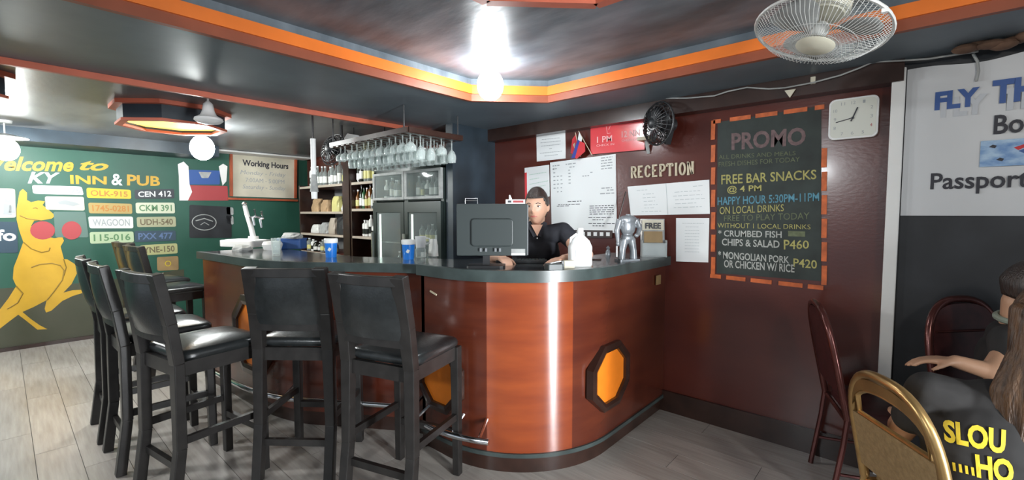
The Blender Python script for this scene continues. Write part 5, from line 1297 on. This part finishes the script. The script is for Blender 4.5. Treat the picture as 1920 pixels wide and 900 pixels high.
rt_ = g(1, 0, 0).normalized(); fr_ = g(0, -1, 0).normalized()
mb = MB(); nk = J['neck']
for s_ in (-1, 1): mb.beam(nk+rt_*s_*.055+fr_*.035+Vector((0, 0, .005)), nk+rt_*s_*.008+fr_*.105+Vector((0, 0, -.085)), .035, .010, fr_)
mb.build('collar', 'shirt_navy', pt)
mb = MB(); a_, b_, c_ = nk+rt_*-.038+fr_*.088+Vector((0, 0, -.010)), nk+rt_*.038+fr_*.088+Vector((0, 0, -.010)), nk+fr_*.116+Vector((0, 0, -.085))
mb.add([a_, b_, c_, a_-fr_*.03, b_-fr_*.03, c_-fr_*.03], [(0, 2, 1), (3, 4, 5), (0, 1, 4, 3), (1, 2, 5, 4), (2, 0, 3, 5)]); mb.build('neckline_skin', 'skin', pt)
MB().ell(nk+fr_*.122+Vector((0, 0, -.098)), (.005, .004, .005), 8, 6).build('button', 'white_plastic', pt)
# man sitting by the black wall
J0yaw[0] = hworld(.8, -.5)
J = dict(pel=g(2.12, 1.84, .51), chest=g(2.06, 1.82, .84), neck=g(2.035, 1.80, 1.02), head=g(2.06, 1.77, 1.145),
         shl=g(2.19, 1.93, .96), ell=g(2.34, 1.80, .77), wrl=g(2.40, 1.62, .72),
         shr=g(1.94, 1.74, .95), elr=g(1.86, 1.66, .84), wrr=g(1.725, 1.73, .875), hdr=g(1.67, 1.77, .87),
         hipl=g(2.20, 1.90, .50), knl=g(2.54, 1.68, .50), anl=g(2.54, 1.68, .09), toel=g(2.64, 1.62, .035),
         hipr=g(2.10, 1.76, .50), knr=g(2.42, 1.50, .50), anr=g(2.42, 1.50, .09), toer=g(2.52, 1.44, .035))
pt, J, Rh, shirt = person('person', 'person in a black shirt seated at the right edge facing away to the right', g(2.1, 1.86, 0), J, hworld(.75, -.55), rad(-22), 'skin2', 'hair_black', 'shirt_black', .55, 1.05, 1.0)
hair_cap(pt, J, Rh, 'hair_black', 1.0, lambda x, y, z: z > .055 or (y < .03 and z > .03) or (y < -.035 and z > -.055))
MB().tube([J['neck']+Vector((.062*math.cos(a), .062*math.sin(a), .01+.012*math.sin(a))) for a in [2*PI*k/20 for k in range(20)]], .012, 8, closed=True).build('collar', 'collar', pt, smooth=True)
# woman in the gold chair, back to the camera
J0yaw[0] = hworld(.5, .8)
J = dict(pel=g(1.54, 1.42, .50), chest=g(1.56, 1.41, .73), neck=g(1.61, 1.40, .92), head=g(1.655, 1.38, 1.10),
         shl=g(1.42, 1.51, .845), ell=g(1.41, 1.60, .66), wrl=g(1.56, 1.78, .64),
         shr=g(1.74, 1.30, .86), elr=g(1.86, 1.32, .68), wrr=g(1.92, 1.55, .66),
         hipl=g(1.52, 1.52, .50), knl=g(1.84, 1.78, .50), anl=g(1.84, 1.78, .09), toel=g(1.90, 1.86, .035),
         hipr=g(1.64, 1.40, .50), knr=g(1.98, 1.62, .50), anr=g(1.98, 1.62, .09), toer=g(2.05, 1.70, .035))
pt, J, Rh, shirt = person('person', 'person with long brown hair and yellow lettered black shirt, back to the camera', g(1.58, 1.46, 0), J, hworld(.5, .8), rad(-5), 'skin2', 'hair_brown', 'shirt_black', .62, 1.12, 1.0, face=False)
hair_cap(pt, J, Rh, 'hair_brown', 1.0, lambda x, y, z: z > .05 or (y < .04 and z > -.02) or y < -.01, grow=1.14)
mb = MB(); P0 = Vector(g(1.58, 1.46, 0))
back_d = Vector(g(-.62, -.75, 0)).normalized(); side_d = Vector((back_d.y*-1, back_d.x, 0))
for k in range(-4, 5):
    o_ = side_d*(k*.024); b0 = J['head']+back_d*(.075-.0022*k*k)+o_*.7
    pts = [b0+Vector((0, 0, .05)), b0+back_d*.02+Vector((0, 0, -.08)), b0+back_d*.045+o_*.4+Vector((0, 0, -.2)), b0+back_d*.06+o_*.5+Vector((0, 0, -.33)), b0+back_d*.055+o_*.3+Vector((-.01, 0, -.46-.02*math.cos(k*2)))]
    limb(mb, pts, [.026, .026, .024, .021, .012])
bake(mb, 'long_hair', 'hair_brown', pt, .007, 2)
bv = BVHTree.FromPolygons([v.co.copy() for v in shirt.data.vertices], [tuple(p.vertices) for p in shirt.data.polygons])
def shirt_text(s_, q4, d0, nm='shirt_lettering', bold=.04):
    V, F = text_raw(s_, bold=bold); out = []
    # frame-pixel quad set on a vertical plane just behind the shirt back, then pressed onto the cloth
    ndir = -back_d
    import bmesh
    bm = bmesh.new(); vs = [bm.verts.new((x, y, 0)) for x, y in V]
    for f_ in F:
        try: bm.faces.new([vs[i] for i in f_])
        except ValueError: pass
    bmesh.ops.triangulate(bm, faces=bm.faces[:])
    for k in range(2): bmesh.ops.subdivide_edges(bm, edges=[e for e in bm.edges if e.calc_length() > .04], cuts=1)
    bmesh.ops.triangulate(bm, faces=bm.faces[:])
    bm.verts.index_update(); fs = [tuple(v.index for v in f_.verts) for f_ in bm.faces]
    for v in bm.verts:
        u, w_ = v.co.x, 1-v.co.y
        c4 = [(q4[k][0], q4[k][1]) for k in range(4)]
        fx = (c4[0][0]*(1-u)+c4[1][0]*u)*(1-w_)+(c4[3][0]*(1-u)+c4[2][0]*u)*w_; fy = (c4[0][1]*(1-u)+c4[1][1]*u)*(1-w_)+(c4[3][1]*(1-u)+c4[2][1]*u)*w_
        r_ = ray(fx, fy).normalized(); hit = bv.ray_cast(E0-P0, r_)
        out.append((hit[0]+hit[1]*.003) if hit[0] else E0-P0+r_*1.6)
    bm.free(); mb = MB(); mb.add(out, fs); mb.build(nm, 'shirt_text', pt)
shirt_text('SLOU', [(1768, 786), (1886, 806), (1884, 852), (1772, 828)], 1.33)
shirt_text('HO', [(1828, 850), (1900, 862), (1900, 908), (1832, 895)], 1.33)
shirt_text('- - - -', [(1786, 866), (1826, 876), (1828, 892), (1788, 882)], 1.33, bold=.02)
